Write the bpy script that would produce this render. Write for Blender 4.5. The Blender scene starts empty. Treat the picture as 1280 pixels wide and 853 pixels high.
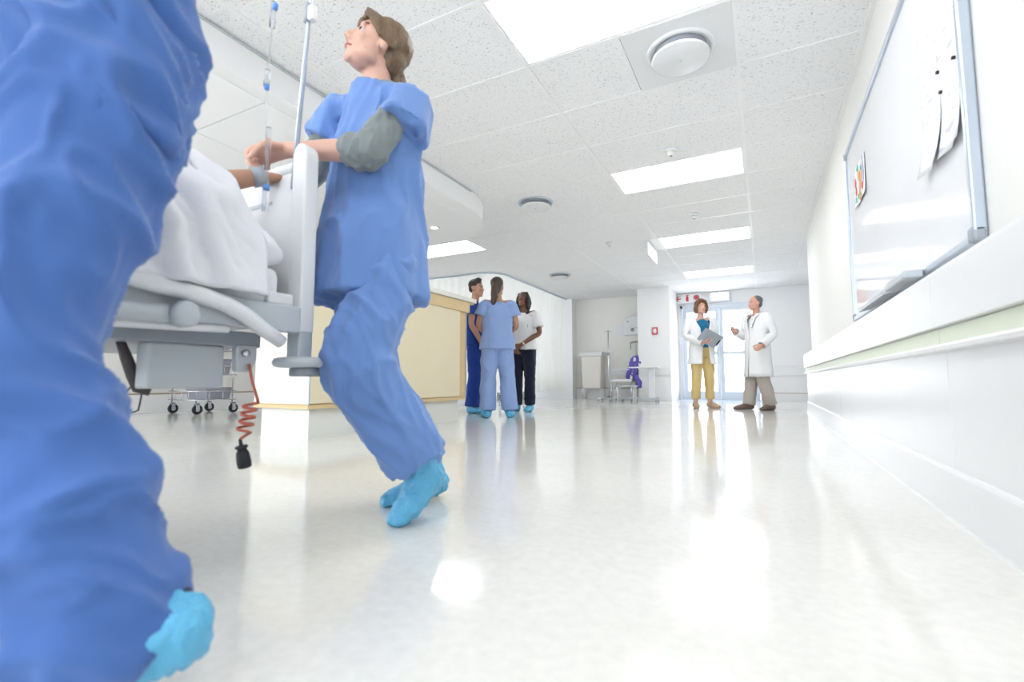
import bpy, bmesh, math, random
import numpy as np
from math import sin, cos, pi, radians, atan, sqrt
from mathutils import Vector, Matrix, noise

random.seed(7)
SC = bpy.context.scene
COL = SC.collection

# ------------------------------------------------------------------ camera
F, CX, CY, HZ, VX, H = 600.0, 640.0, 426.5, 476.0, 955.0, 0.44
PITCH = atan((HZ - CY) / F)
YAW = atan((VX - CX) / (F / cos(PITCH)))
cam_d = bpy.data.cameras.new('camera')
cam_d.sensor_fit = 'HORIZONTAL'
cam_d.sensor_width = 36.0
cam_d.lens = F / 1280.0 * 36.0
cam_d.clip_start = 0.02
cam_d.dof.use_dof = True
cam_d.dof.focus_distance = 5.0
cam_d.dof.aperture_fstop = 2.8
cam = bpy.data.objects.new('camera', cam_d)
cam.location = (0, 0, H)
cam.rotation_euler = (pi / 2 + PITCH, 0, YAW)
COL.objects.link(cam)
SC.camera = cam

# ------------------------------------------------------------------ world, exposure
w = bpy.data.worlds.new('world')
SC.world = w
w.use_nodes = True
bg = w.node_tree.nodes['Background']
bg.inputs[0].default_value = (0.91, 0.955, 1.0, 1)
bg.inputs[1].default_value = 5.0
SC.view_settings.view_transform = 'Standard'
SC.view_settings.look = 'None'
SC.view_settings.gamma = 1.0
SC.view_settings.use_curve_mapping = False
SC.view_settings.exposure = 0.56
PANEL_LIGHT = 6.5

# ------------------------------------------------------------------ pixel helpers (1280x853 frame)
FWD = np.array([-sin(YAW) * cos(PITCH), cos(YAW) * cos(PITCH), sin(PITCH)])
RGT = np.array([cos(YAW), sin(YAW), 0.0])
UPV = np.cross(RGT, FWD)
CAM = np.array([0, 0, H])
FH = np.array([-sin(YAW), cos(YAW), 0.0])

def ray(x, y):
    return FWD * F + RGT * (x - CX) - UPV * (y - CY)
def atz(x, y, z=0.0):
    d = ray(x, y); return CAM + d * ((z - H) / d[2])
def atx(x, y, X):
    d = ray(x, y); return CAM + d * (X / d[0])
def aty(x, y, Y):
    d = ray(x, y); return CAM + d * (Y / d[1])
def pd(x, y, dep):
    """point on the sight line of a pixel at a horizontal distance dep ahead of the lens"""
    d = ray(x, y); return CAM + d * (dep / float(d @ FH))

# ------------------------------------------------------------------ materials
MATS = {}
def mat(name, col, rough=0.5, var=0.04, scale=6.0, spec=0.5, metal=0.0, bump=0.0, bscale=200.0, trans=0.0, emit=0.0, coat=0.0, sss=0.0, stretch=None, alpha=1.0, ior=1.45, sheen=0.0):
    if name in MATS: return MATS[name]
    m = bpy.data.materials.new(name); m.use_nodes = True
    nt = m.node_tree; b = nt.nodes['Principled BSDF']
    tc = nt.nodes.new('ShaderNodeTexCoord')
    vec = tc.outputs['Object']
    if stretch:
        mp = nt.nodes.new('ShaderNodeMapping'); mp.inputs['Scale'].default_value = stretch
        nt.links.new(vec, mp.inputs[0]); vec = mp.outputs[0]
    n = nt.nodes.new('ShaderNodeTexNoise'); n.inputs['Scale'].default_value = scale; n.inputs['Detail'].default_value = 3
    nt.links.new(vec, n.inputs['Vector'])
    mx = nt.nodes.new('ShaderNodeMix'); mx.data_type = 'RGBA'
    mx.inputs['A'].default_value = (*[min(1, c * (1 - var)) for c in col], 1)
    mx.inputs['B'].default_value = (*[min(1, c * (1 + var)) for c in col], 1)
    nt.links.new(n.outputs['Fac'], mx.inputs['Factor'])
    nt.links.new(mx.outputs['Result'], b.inputs['Base Color'])
    b.inputs['Roughness'].default_value = rough
    b.inputs['Metallic'].default_value = metal
    b.inputs['Specular IOR Level'].default_value = spec
    b.inputs['Transmission Weight'].default_value = trans
    b.inputs['IOR'].default_value = ior
    b.inputs['Coat Weight'].default_value = coat
    b.inputs['Sheen Weight'].default_value = sheen
    b.inputs['Alpha'].default_value = alpha
    if sss:
        b.inputs['Subsurface Weight'].default_value = sss
        b.inputs['Subsurface Radius'].default_value = (0.02, 0.008, 0.004)
        b.inputs['Subsurface Scale'].default_value = 0.3
    if emit:
        b.inputs['Emission Color'].default_value = (*col, 1)
        b.inputs['Emission Strength'].default_value = emit
    if bump:
        n2 = nt.nodes.new('ShaderNodeTexNoise'); n2.inputs['Scale'].default_value = bscale
        nt.links.new(vec, n2.inputs['Vector'])
        bp = nt.nodes.new('ShaderNodeBump'); bp.inputs['Strength'].default_value = bump; bp.inputs['Distance'].default_value = 0.01
        nt.links.new(n2.outputs['Fac'], bp.inputs['Height'])
        nt.links.new(bp.outputs[0], b.inputs['Normal'])
    MATS[name] = m
    return m

def floor_material():
    m = bpy.data.materials.new('polished_vinyl'); m.use_nodes = True
    nt = m.node_tree; b = nt.nodes['Principled BSDF']
    tc = nt.nodes.new('ShaderNodeTexCoord')
    n = nt.nodes.new('ShaderNodeTexNoise'); n.inputs['Scale'].default_value = 1.3; n.inputs['Detail'].default_value = 6
    n.inputs['Roughness'].default_value = 0.7
    nt.links.new(tc.outputs['Object'], n.inputs['Vector'])
    cr = nt.nodes.new('ShaderNodeValToRGB')
    cr.color_ramp.elements[0].position = 0.3; cr.color_ramp.elements[0].color = (0.76, 0.745, 0.695, 1)
    cr.color_ramp.elements[1].position = 0.7; cr.color_ramp.elements[1].color = (0.83, 0.82, 0.78, 1)
    nt.links.new(n.outputs['Fac'], cr.inputs[0])
    # fine mottle in the vinyl
    n3 = nt.nodes.new('ShaderNodeTexNoise'); n3.inputs['Scale'].default_value = 38; n3.inputs['Detail'].default_value = 5
    nt.links.new(tc.outputs['Object'], n3.inputs['Vector'])
    mr = nt.nodes.new('ShaderNodeMapRange'); mr.inputs[1].default_value = 0.3; mr.inputs[2].default_value = 0.7
    mr.inputs[3].default_value = 0.96; mr.inputs[4].default_value = 1.04
    nt.links.new(n3.outputs['Fac'], mr.inputs[0])
    mul = nt.nodes.new('ShaderNodeVectorMath'); mul.operation = 'SCALE'
    nt.links.new(cr.outputs[0], mul.inputs[0]); nt.links.new(mr.outputs[0], mul.inputs['Scale'])
    nt.links.new(mul.outputs[0], b.inputs['Base Color'])
    b.inputs['Roughness'].default_value = 0.11
    b.inputs['Specular IOR Level'].default_value = 0.5
    b.inputs['Coat Weight'].default_value = 0.15
    b.inputs['Coat Roughness'].default_value = 0.08
    n2 = nt.nodes.new('ShaderNodeTexNoise'); n2.inputs['Scale'].default_value = 9.0; n2.inputs['Detail'].default_value = 2
    nt.links.new(tc.outputs['Object'], n2.inputs['Vector'])
    bp = nt.nodes.new('ShaderNodeBump'); bp.inputs['Strength'].default_value = 0.02; bp.inputs['Distance'].default_value = 0.02
    nt.links.new(n2.outputs['Fac'], bp.inputs['Height'])
    nt.links.new(bp.outputs[0], b.inputs['Normal']); nt.links.new(bp.outputs[0], b.inputs['Coat Normal'])
    return m

def tile_material():
    m = bpy.data.materials.new('mineral_fibre_tile'); m.use_nodes = True
    nt = m.node_tree; b = nt.nodes['Principled BSDF']
    tc = nt.nodes.new('ShaderNodeTexCoord')
    oi = nt.nodes.new('ShaderNodeObjectInfo')
    ad = nt.nodes.new('ShaderNodeVectorMath'); ad.operation = 'ADD'
    nt.links.new(tc.outputs['Object'], ad.inputs[0]); nt.links.new(oi.outputs['Location'], ad.inputs[1])
    n0 = nt.nodes.new('ShaderNodeTexNoise'); n0.inputs['Scale'].default_value = 26; n0.inputs['Detail'].default_value = 1
    nt.links.new(ad.outputs[0], n0.inputs['Vector'])
    sc = nt.nodes.new('ShaderNodeVectorMath'); sc.operation = 'SCALE'; sc.inputs['Scale'].default_value = 0.012
    nt.links.new(n0.outputs['Color'], sc.inputs[0])
    ad2 = nt.nodes.new('ShaderNodeVectorMath'); ad2.operation = 'ADD'
    nt.links.new(ad.outputs[0], ad2.inputs[0]); nt.links.new(sc.outputs[0], ad2.inputs[1])
    mp = nt.nodes.new('ShaderNodeMapping'); mp.inputs['Scale'].default_value = (1.0, 2.0, 1.0)
    nt.links.new(ad2.outputs[0], mp.inputs[0])
    n = nt.nodes.new('ShaderNodeTexNoise'); n.inputs['Scale'].default_value = 62; n.inputs['Detail'].default_value = 2.5
    nt.links.new(mp.outputs[0], n.inputs['Vector'])
    cr = nt.nodes.new('ShaderNodeValToRGB')
    cr.color_ramp.elements[0].position = 0.30; cr.color_ramp.elements[0].color = (0.50, 0.51, 0.54, 1)
    cr.color_ramp.elements[1].position = 0.39; cr.color_ramp.elements[1].color = (0.90, 0.90, 0.905, 1)
    nt.links.new(n.outputs['Fac'], cr.inputs[0])
    nt.links.new(cr.outputs[0], b.inputs['Base Color'])
    b.inputs['Roughness'].default_value = 0.95
    bp = nt.nodes.new('ShaderNodeBump'); bp.inputs['Strength'].default_value = 0.6; bp.inputs['Distance'].default_value = 0.006
    nt.links.new(n.outputs['Fac'], bp.inputs['Height']); nt.links.new(bp.outputs[0], b.inputs['Normal'])
    return m

def fabric(name, col, var=0.06):
    return mat(name, col, rough=0.85, var=var, scale=9, bump=0.12, bscale=900, sheen=0.25, spec=0.2)

M_FLOOR = floor_material()
M_TILE = tile_material()
M_WALL = mat('warm_white_paint', (0.83, 0.82, 0.785), 0.55, 0.02, 2.0, bump=0.03, bscale=300)
M_WALLW = mat('cool_white_paint', (0.88, 0.88, 0.88), 0.5, 0.015, 2.0)
M_PANELW = mat('satin_white_wall_panel', (0.83, 0.83, 0.83), 0.28, 0.015, 3.0)
M_WALLB = mat('beige_wall_paint', (0.87, 0.855, 0.815), 0.55, 0.02, 2.0)
M_SOFFIT = mat('smooth_plaster', (0.90, 0.90, 0.90), 0.7, 0.01, 2.0)
M_BAR = mat('white_powder_coat', (0.90, 0.90, 0.90), 0.4, 0.01)
M_WHITEP = mat('white_plastic', (0.80, 0.81, 0.82), 0.35, 0.015)
M_GREYP = mat('pale_grey_plastic', (0.55, 0.59, 0.62), 0.4, 0.03)
M_GREYD = mat('mid_grey_plastic', (0.33, 0.36, 0.40), 0.45, 0.04)
M_BIN = mat('lilac_grey_plastic', (0.30, 0.30, 0.36), 0.45, 0.04)
M_BLACK = mat('black_rubber', (0.02, 0.022, 0.028), 0.5, 0.1)
M_CHROME = mat('brushed_steel', (0.68, 0.70, 0.73), 0.22, 0.04, metal=1.0)
M_ALU = mat('anodised_aluminium', (0.50, 0.56, 0.64), 0.35, 0.04, metal=0.7)
M_FRAMEW = mat('pale_blue_white_door_paint', (0.70, 0.75, 0.82), 0.35, 0.02)
M_RED = mat('signal_red', (0.62, 0.03, 0.05), 0.45, 0.04)
M_REDP = mat('faded_signal_red', (0.62, 0.18, 0.22), 0.5, 0.05)
M_WOOD = mat('maple_laminate', (0.70, 0.53, 0.29), 0.38, 0.10, 7.0, stretch=(1, 1, 7))
M_CREAM = mat('cream_laminate', (0.78, 0.70, 0.50), 0.4, 0.03, 5.0)
M_TOPW = mat('off_white_worktop', (0.76, 0.75, 0.70), 0.25, 0.02)
M_PLINTH = mat('pale_plinth_laminate', (0.74, 0.75, 0.71), 0.4, 0.02)
M_GLASS = mat('clear_glass', (0.95, 0.97, 1.0), 0.02, 0.0, trans=1.0, ior=1.02)
M_CURT = mat('ivory_curtain_cloth', (0.88, 0.865, 0.82), 0.9, 0.03, 5, sheen=0.2)
M_SHEET = mat('white_bed_linen', (0.82, 0.83, 0.86), 0.85, 0.02, 8, sheen=0.3)
M_BOARD = mat('whiteboard_enamel', (0.88, 0.89, 0.92), 0.07, 0.01, 3, coat=0.4)
M_PAPER = mat('white_paper', (0.84, 0.84, 0.87), 0.7, 0.02)
M_GREEN = mat('pale_green_strip', (0.76, 0.81, 0.66), 0.5, 0.04)
M_SIGNW = mat('white_sign_face', (0.83, 0.84, 0.85), 0.4, 0.01)
M_COVER = mat('blue_shoe_cover_film', (0.12, 0.46, 0.72), 0.42, 0.18, 30, bump=0.35, bscale=120)
M_EYEW = mat('eye_white', (0.55, 0.52, 0.51), 0.15, 0.02)
M_IRIS = mat('dark_eye_iris', (0.05, 0.035, 0.03), 0.1, 0.1)
M_LIP = mat('rose_lip', (0.55, 0.22, 0.21), 0.45, 0.05)
M_BROWN_LINE = mat('tan_trim', (0.42, 0.33, 0.24), 0.5, 0.05)
def emis(name, col, s):
    if name in MATS: return MATS[name]
    m = bpy.data.materials.new(name); m.use_nodes = True
    b = m.node_tree.nodes['Principled BSDF']
    b.inputs['Base Color'].default_value = (0.85, 0.85, 0.85, 1)
    b.inputs['Emission Color'].default_value = (*col, 1); b.inputs['Emission Strength'].default_value = s
    MATS[name] = m; return m
M_LIGHT = emis('lit_diffuser', (0.97, 0.985, 1.0), PANEL_LIGHT)
M_EXITLIT = emis('lit_sign_face', (1, 1, 1), 1.6)

def translucent(name, col):
    m = bpy.data.materials.new(name); m.use_nodes = True; nt = m.node_tree
    for n in list(nt.nodes):
        if n.type == 'BSDF_PRINCIPLED': nt.nodes.remove(n)
    out = [n for n in nt.nodes if n.type == 'OUTPUT_MATERIAL'][0]
    tc = nt.nodes.new('ShaderNodeTexCoord'); no = nt.nodes.new('ShaderNodeTexNoise'); no.inputs['Scale'].default_value = 40
    nt.links.new(tc.outputs['Object'], no.inputs['Vector'])
    mx = nt.nodes.new('ShaderNodeMix'); mx.data_type = 'RGBA'
    mx.inputs['A'].default_value = (*[c * 0.97 for c in col], 1); mx.inputs['B'].default_value = (*col, 1)
    nt.links.new(no.outputs['Fac'], mx.inputs['Factor'])
    d = nt.nodes.new('ShaderNodeBsdfDiffuse'); t = nt.nodes.new('ShaderNodeBsdfTranslucent'); ms = nt.nodes.new('ShaderNodeMixShader')
    nt.links.new(mx.outputs['Result'], d.inputs[0]); nt.links.new(mx.outputs['Result'], t.inputs[0])
    ms.inputs[0].default_value = 0.45
    nt.links.new(d.outputs[0], ms.inputs[1]); nt.links.new(t.outputs[0], ms.inputs[2]); nt.links.new(ms.outputs[0], out.inputs[0])
    return m
M_CURT2 = translucent('sheer_ivory_curtain', (0.92, 0.91, 0.87))

# ------------------------------------------------------------------ mesh helpers
def V(p): return Vector((float(p[0]), float(p[1]), float(p[2])))

class MB:
    def __init__(s): s.v = []; s.f = []; s.smooth = []
    def add(s, vs, fs, sm=False):
        o = len(s.v); s.v += [tuple(map(float, p)) for p in vs]
        s.f += [tuple(i + o for i in f) for f in fs]; s.smooth += [sm] * len(fs)
        return s
    def box(s, x0, x1, y0, y1, z0, z1):
        vs = [(x, y, z) for z in (z0, z1) for y in (y0, y1) for x in (x0, x1)]
        return s.add(vs, [(0, 2, 3, 1), (4, 5, 7, 6), (0, 1, 5, 4), (2, 6, 7, 3), (0, 4, 6, 2), (1, 3, 7, 5)])
    def tube(s, pts, r, n=10, cap=True):
        pts = [V(p) for p in pts]; N = len(pts)
        rs = r if isinstance(r, (list, tuple)) else [r] * N
        ref = Vector((0, 0, 1))
        t0 = (pts[1] - pts[0]).normalized()
        if abs(t0.dot(ref)) > 0.9: ref = Vector((1, 0, 0))
        vs = []
        for i, p in enumerate(pts):
            t = (pts[min(i + 1, N - 1)] - pts[max(i - 1, 0)]).normalized()
            a = (ref - t * ref.dot(t)).normalized(); b = t.cross(a); ref = a
            for k in range(n):
                an = 2 * pi * k / n
                vs.append(p + (a * cos(an) + b * sin(an)) * rs[i])
        fs = [(i * n + k, i * n + (k + 1) % n, (i + 1) * n + (k + 1) % n, (i + 1) * n + k) for i in range(N - 1) for k in range(n)]
        if cap: fs += [tuple(reversed(range(n))), tuple(range((N - 1) * n, N * n))]
        return s.add(vs, fs, True)
    def lathe(s, prof, c, axis='z', n=24):
        """prof: list of (radius, height); revolved about an axis through c"""
        vs = []
        for r, h in prof:
            for k in range(n):
                a = 2 * pi * k / n; u, v = r * cos(a), r * sin(a)
                q = {'z': (u, v, h), 'y': (u, h, v), 'x': (h, u, v)}[axis]
                vs.append((c[0] + q[0], c[1] + q[1], c[2] + q[2]))
        N = len(prof)
        fs = [(i * n + k, i * n + (k + 1) % n, (i + 1) * n + (k + 1) % n, (i + 1) * n + k) for i in range(N - 1) for k in range(n)]
        fs += [tuple(reversed(range(n))), tuple(range((N - 1) * n, N * n))]
        return s.add(vs, fs, True)
    def prism(s, poly, d0, d1, axis='y'):
        """poly: 2-D outline; extruded along axis from d0 to d1"""
        n = len(poly)
        def q(u, v, d): return {'y': (u, d, v), 'x': (d, u, v), 'z': (u, v, d)}[axis]
        vs = [q(u, v, d0) for u, v in poly] + [q(u, v, d1) for u, v in poly]
        fs = [tuple(range(n)), tuple(reversed(range(n, 2 * n)))] + [(k, k + n, (k + 1) % n + n, (k + 1) % n) for k in range(n)]
        return s.add(vs, fs)
    def mesh(s, name, bevel=0.0, fixn=True):
        me = bpy.data.meshes.new(name); me.from_pydata(s.v, [], s.f)
        me.polygons.foreach_set('use_smooth', s.smooth)
        if fixn or bevel:
            bm = bmesh.new(); bm.from_mesh(me)
            if fixn: bmesh.ops.recalc_face_normals(bm, faces=bm.faces)
            if bevel: bmesh.ops.bevel(bm, geom=[e for e in bm.edges if len(e.link_faces) == 2 and e.calc_face_angle(0) > 0.7], offset=bevel, segments=2, affect='EDGES', profile=0.5)
            bm.to_mesh(me); bm.free()
        return me

def link(name, me, m, parent=None, loc=None):
    o = bpy.data.objects.new(name, me)
    if me is not None and m is not None and not me.materials: me.materials.append(m)
    COL.objects.link(o)
    if loc is not None: o.location = loc
    if parent is not None: o.parent = parent
    return o
def put(name, mb, m, parent=None, bevel=0.0):
    """world-coordinate geometry; when it has a parent it is stored relative to it"""
    if parent is not None:
        off = parent.matrix_basis.translation if parent.parent is None else parent.matrix_basis.translation + parent.parent.matrix_basis.translation
        mb.v = [(a - off.x, b - off.y, c - off.z) for a, b, c in mb.v]
    return link(name, mb.mesh(name, bevel), m, parent)
def tag(o, label, cat, group=None):
    o['label'] = label; o['category'] = cat
    if group: o['group'] = group
    return o
def thing(name, label, cat, loc, group=None):
    o = bpy.data.objects.new(name, None); o.empty_display_size = 0.1
    COL.objects.link(o); o.location = tuple(map(float, loc)); tag(o, label, cat, group)
    return o
def single(name, mb, m, label, cat, loc, group=None, bevel=0.0):
    """a thing that is one mesh, its origin at loc"""
    l = Vector(tuple(map(float, loc)))
    mb.v = [(a - l.x, b - l.y, c - l.z) for a, b, c in mb.v]
    o = link(name, mb.mesh(name, bevel), m, None, l)
    return tag(o, label, cat, group)
def struct(name, mb, m, parent=None, bevel=0.0):
    o = put(name, mb, m, parent, bevel)
    if parent is None: o['kind'] = 'structure'
    return o

# soft bodies: closed lofts and ellipsoids merged by voxel remesh
class Blob:
    def __init__(s): s.mb = MB()
    def loft(s, pts, rad, side=(1, 0, 0), n=16, sub=5, round0=0.5, round1=0.5):
        P = [np.array(p, float) for p in pts]; R = [np.array((r, r) if not isinstance(r, (tuple, list)) else r, float) for r in rad]
        N = len(P); PP = []; RR = []
        for i in range(N - 1):
            p0 = P[max(i - 1, 0)]; p1 = P[i]; p2 = P[i + 1]; p3 = P[min(i + 2, N - 1)]
            for k in range(sub):
                t = k / sub
                PP.append(0.5 * (2 * p1 + (p2 - p0) * t + (2 * p0 - 5 * p1 + 4 * p2 - p3) * t * t + (3 * p1 - p0 - 3 * p2 + p3) * t ** 3))
                u = t * t * (3 - 2 * t)
                RR.append(R[i] * (1 - u) + R[i + 1] * u)
        PP.append(P[-1]); RR.append(R[-1])
        def nrm(a): return a / (np.linalg.norm(a) + 1e-12)
        d0 = nrm(PP[0] - PP[1]); d1 = nrm(PP[-1] - PP[-2])
        pre = []; post = []
        if round0 > 0:
            for a in (80, 55, 28):
                pre.append((PP[0] + d0 * RR[0].min() * round0 * sin(radians(a)) , RR[0] * max(cos(radians(a)), 0.05)))
        if round1 > 0:
            for a in (28, 55, 80):
                post.append((PP[-1] + d1 * RR[-1].min() * round1 * sin(radians(a)), RR[-1] * max(cos(radians(a)), 0.05)))
        PP = [a for a, _ in pre] + PP + [a for a, _ in post]; RR = [b for _, b in pre] + RR + [b for _, b in post]
        side = nrm(np.array(side, float)); vs = []
        M = len(PP)
        for i in range(M):
            t = nrm(PP[min(i + 1, M - 1)] - PP[max(i - 1, 0)])
            a = side - t * (side @ t)
            if np.linalg.norm(a) < 0.05: a = np.cross(t, (0.3, 0.5, 0.8))
            a = nrm(a); b = np.cross(t, a)
            for k in range(n):
                an = 2 * pi * k / n
                vs.append(PP[i] + a * cos(an) * RR[i][0] + b * sin(an) * RR[i][1])
        fs = [(i * n + k, i * n + (k + 1) % n, (i + 1) * n + (k + 1) % n, (i + 1) * n + k) for i in range(M - 1) for k in range(n)]
        fs += [tuple(reversed(range(n))), tuple(range((M - 1) * n, M * n))]
        s.mb.add(vs, fs); return s
    def ell(s, c, r, rot=None, nu=16, nv=10):
        c = np.array(c, float); vs = []
        for i in range(nv + 1):
            th = pi * i / nv
            th = min(max(th, 0.02), pi - 0.02)
            for k in range(nu):
                ph = 2 * pi * k / nu
                p = np.array((r[0] * sin(th) * cos(ph), r[1] * sin(th) * sin(ph), r[2] * cos(th)))
                vs.append(c + (rot @ p if rot is not None else p))
        fs = [(i * nu + k, (i + 1) * nu + k, (i + 1) * nu + (k + 1) % nu, i * nu + (k + 1) % nu) for i in range(nv) for k in range(nu)]
        fs += [tuple(range(nu)), tuple(reversed(range(nv * nu, (nv + 1) * nu)))]
        s.mb.add(vs, fs); return s
    def mesh(s, name, voxel=0.01, smooth=4, origin=(0, 0, 0), ground=None, disp=None):
        me = s.mb.mesh('tmp')
        o = bpy.data.objects.new('tmp', me); COL.objects.link(o)
        r = o.modifiers.new('r', 'REMESH'); r.mode = 'VOXEL'; r.voxel_size = voxel; r.use_smooth_shade = True
        if smooth:
            sm = o.modifiers.new('s', 'SMOOTH'); sm.factor = 0.5; sm.iterations = smooth
        dg = bpy.context.evaluated_depsgraph_get(); dg.update()
        out = bpy.data.meshes.new_from_object(o.evaluated_get(dg)); out.name = name
        bpy.data.objects.remove(o); bpy.data.meshes.remove(me)
        nv = len(out.vertices)
        co = np.empty(nv * 3); out.vertices.foreach_get('co', co); co = co.reshape(-1, 3)
        if disp is not None:
            no = np.empty(nv * 3); out.vertices.foreach_get('normal', no); no = no.reshape(-1, 3)
            co = disp(co, no)
        if ground is not None:
            co[:, 2] = np.maximum(co[:, 2], ground)
        co = co - np.array(origin, float)
        out.vertices.foreach_set('co', co.ravel())
        out.polygons.foreach_set('use_smooth', [True] * len(out.polygons))
        out.update()
        return out

def folds(amp=0.01, fr=(7, 7, 2.2), amp2=0.004, fr2=(20, 20, 8), seed=0.0, shear=(0.0, 0.0)):
    """cloth creases: warped ridges pushed along the normal"""
    def f(co, no):
        out = co.copy(); N = noise.noise
        for i in range(len(co)):
            x, y, z = co[i]
            wx = 0.05 * N(Vector((x * 4 + seed, y * 4, z * 4))); wy = 0.05 * N(Vector((x * 4, y * 4 + seed, z * 4 + 9)))
            q = Vector(((x + wx + shear[0] * z) * fr[0] + seed, (y + wy + shear[1] * z) * fr[1] + seed * 0.7, z * fr[2]))
            r1 = 1 - abs(N(q)) * 2.2
            r2 = 1 - abs(N(q * 2.1 + Vector((7, 3, 1)))) * 2.2
            d = amp * (max(r1, 0) ** 2 - 0.3) + 0.45 * amp * (max(r2, 0) ** 2 - 0.3) + amp2 * N(Vector((x * fr2[0], y * fr2[1] + seed, z * fr2[2])))
            out[i] = co[i] + no[i] * d
        return out
    return f

# ================================================================== THE SETTING
ZC = 2.44
fl = struct('floor', MB().box(-8.0, 3.4, -6.0, 12.2, -0.1, 0.0), M_FLOOR)

# right-hand wall: painted upper wall, thicker clad lower wall, guard rail, skirting
wr = struct('wall_right', MB().box(0.60, 0.80, -6.0, 7.72, 0.79, 2.6), M_WALL)
ys = [-6.0, -0.45, 2.02, 4.55, 7.72]
for a, b in zip(ys[:-1], ys[1:]):
    put('wall_panel', MB().box(0.525, 0.795, a + 0.0015, b - 0.0015, 0.0, 0.79), M_PANELW, wr, 0.004)
    put('guard_board', MB().prism([(0.524, 0.607), (0.495, 0.612), (0.495, 0.78), (0.503, 0.794), (0.60, 0.800), (0.60, 0.607)], a + 0.0015, b - 0.0015), M_PANELW, wr)
    put('guard_strip', MB().box(0.510, 0.524, a + 0.0015, b - 0.0015, 0.556, 0.606), M_GREEN, wr)
    put('guard_lip', MB().prism([(0.524, 0.532), (0.499, 0.536), (0.495, 0.548), (0.499, 0.555), (0.524, 0.555)], a + 0.0015, b - 0.0015), M_PANELW, wr)
struct('baseboard_right', MB().prism([(0.524, 0.0), (0.506, 0.0), (0.510, 0.008), (0.512, 0.150), (0.516, 0.160), (0.524, 0.163)], -6.0, 7.72), M_PANELW)
put('ceiling_angle', MB().box(0.575, 0.60, -6.0, 7.72, 2.425, 2.44), M_BAR, wr)

# far end: return wall beyond the right wall, door wall, pillar, recessed wall, left wall
struct('wall_alcove', MB().box(3.2, 3.4, 7.72, 11.8, 0, 1.1).box(3.2, 3.4, 7.72, 11.8, 1.9, 2.6).box(3.2, 3.4, 7.72, 8.6, 1.1, 1.9).box(3.2, 3.4, 9.6, 11.8, 1.1, 1.9), M_WALLW)
struct('wall_alcove_return', MB().box(0.8, 3.4, 7.52, 7.72, 0, 2.6), M_WALLW)
DY = 11.6
dx0, dx1 = -1.66, -0.02            # door opening
wb = struct('wall_back', MB().box(dx1, 3.4, DY, DY + 0.2, 0, 2.6).box(-1.80, dx0, DY, DY + 0.2, 0, 2.6).box(dx0, dx1, DY, DY + 0.2, 2.16, 2.6), M_WALLW)
put('guard_rail', MB().box(dx1 + 0.08, 3.2, DY - 0.03, DY, 0.54, 0.74), M_PANELW, wb, 0.006)
struct('baseboard_back', MB().box(dx1 + 0.06, 3.2, DY - 0.012, DY, 0, 0.17), M_PANELW)
struct('trim_1', MB().box(dx1 + 0.06, 3.2, DY - 0.014, DY, 0.17, 0.182), M_BROWN_LINE)
struct('wall_pillar', MB().box(-2.40, -1.72, 10.5, 11.8, 0, 2.6), M_WALLW, bevel=0.004)
wk = struct('wall_recess', MB().box(-4.10, -2.40, 11.3, 11.5, 0, 2.6), M_WALLB)
struct('wall_white_pier', MB().box(-4.75, -4.10, 11.0, 11.5, 0, 2.6), M_WALLW)
struct('wall_far_bay', MB().box(-8.0, -4.75, 11.3, 11.5, 0, 2.6), M_WALLW)
struct('baseboard_recess', MB().box(-4.10, -2.40, 11.285, 11.3, 0, 0.25), M_WALLW)
struct('trim_2', MB().box(-4.10, -2.40, 11.280, 11.3, 0.25, 0.268), M_BROWN_LINE)
wl = struct('wall_left', MB().box(-7.6, -7.4, -6.0, 11.3, 0, 0.95).box(-7.6, -7.4, -6.0, 11.3, 2.3, 2.6).box(-7.6, -7.4, 1.2, 7.5, 0.95, 2.3).box(-7.6, -7.4, 11.0, 11.3, 0.95, 2.3), M_WALL)
def ribbon(name, ax, c, a, b, n, z0, z1):
    # a row of panes in an aluminium frame, in the plane x=c (ax 'x') or y=c (ax 'y')
    def bx(m, u0, u1, d0, d1, z0_, z1_):
        return m.box(c + d0, c + d1, u0, u1, z0_, z1_) if ax == 'x' else m.box(u0, u1, c + d0, c + d1, z0_, z1_)
    m = MB(); bx(m, a, b, -0.03, 0.03, z0, z0 + 0.05); bx(m, a, b, -0.03, 0.03, z1 - 0.05, z1)
    for k in range(n + 1):
        u = a + (b - a) * k / n; bx(m, max(a, u - 0.025), min(b, u + 0.025), -0.03, 0.03, z0 + 0.05, z1 - 0.05)
    o = struct(name, m, M_FRAMEW)
    for k in range(n):
        u0, u1 = a + (b - a) * k / n + 0.025, a + (b - a) * (k + 1) / n - 0.025
        m = MB(); bx(m, u0, u1, -0.004, 0.004, z0 + 0.05, z1 - 0.05); put('pane', m, M_GLASS, o)
ribbon('added_window_1', 'x', -7.5, -6.0, 1.2, 4, 0.95, 2.3)  # unseen opening added in the left wall to let in more world light
ribbon('added_window_2', 'x', -7.5, 7.5, 11.0, 3, 0.95, 2.3)  # added out of view so the curtain is lit from behind
ribbon('added_window_3', 'x', 3.3, 8.6, 9.6, 1, 1.1, 1.9)  # unseen alcove opening, put in to brighten the far end
struct('baseboard_left', MB().box(-7.4, -7.385, -6.0, 11.3, 0, 0.25), M_WALLW)
struct('trim_3', MB().box(-7.4, -7.38, -6.0, 11.3, 0.25, 0.270), M_BROWN_LINE)
put('guard_rail', MB().box(-2.38, -1.74, 10.475, 10.5, 0.54, 0.72), M_PANELW, bpy.data.objects['wall_pillar'], 0.006)
put('guard_rail', MB().box(-4.08, -2.42, 11.275, 11.3, 0.56, 0.74), M_PANELW, wk, 0.006)

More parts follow.
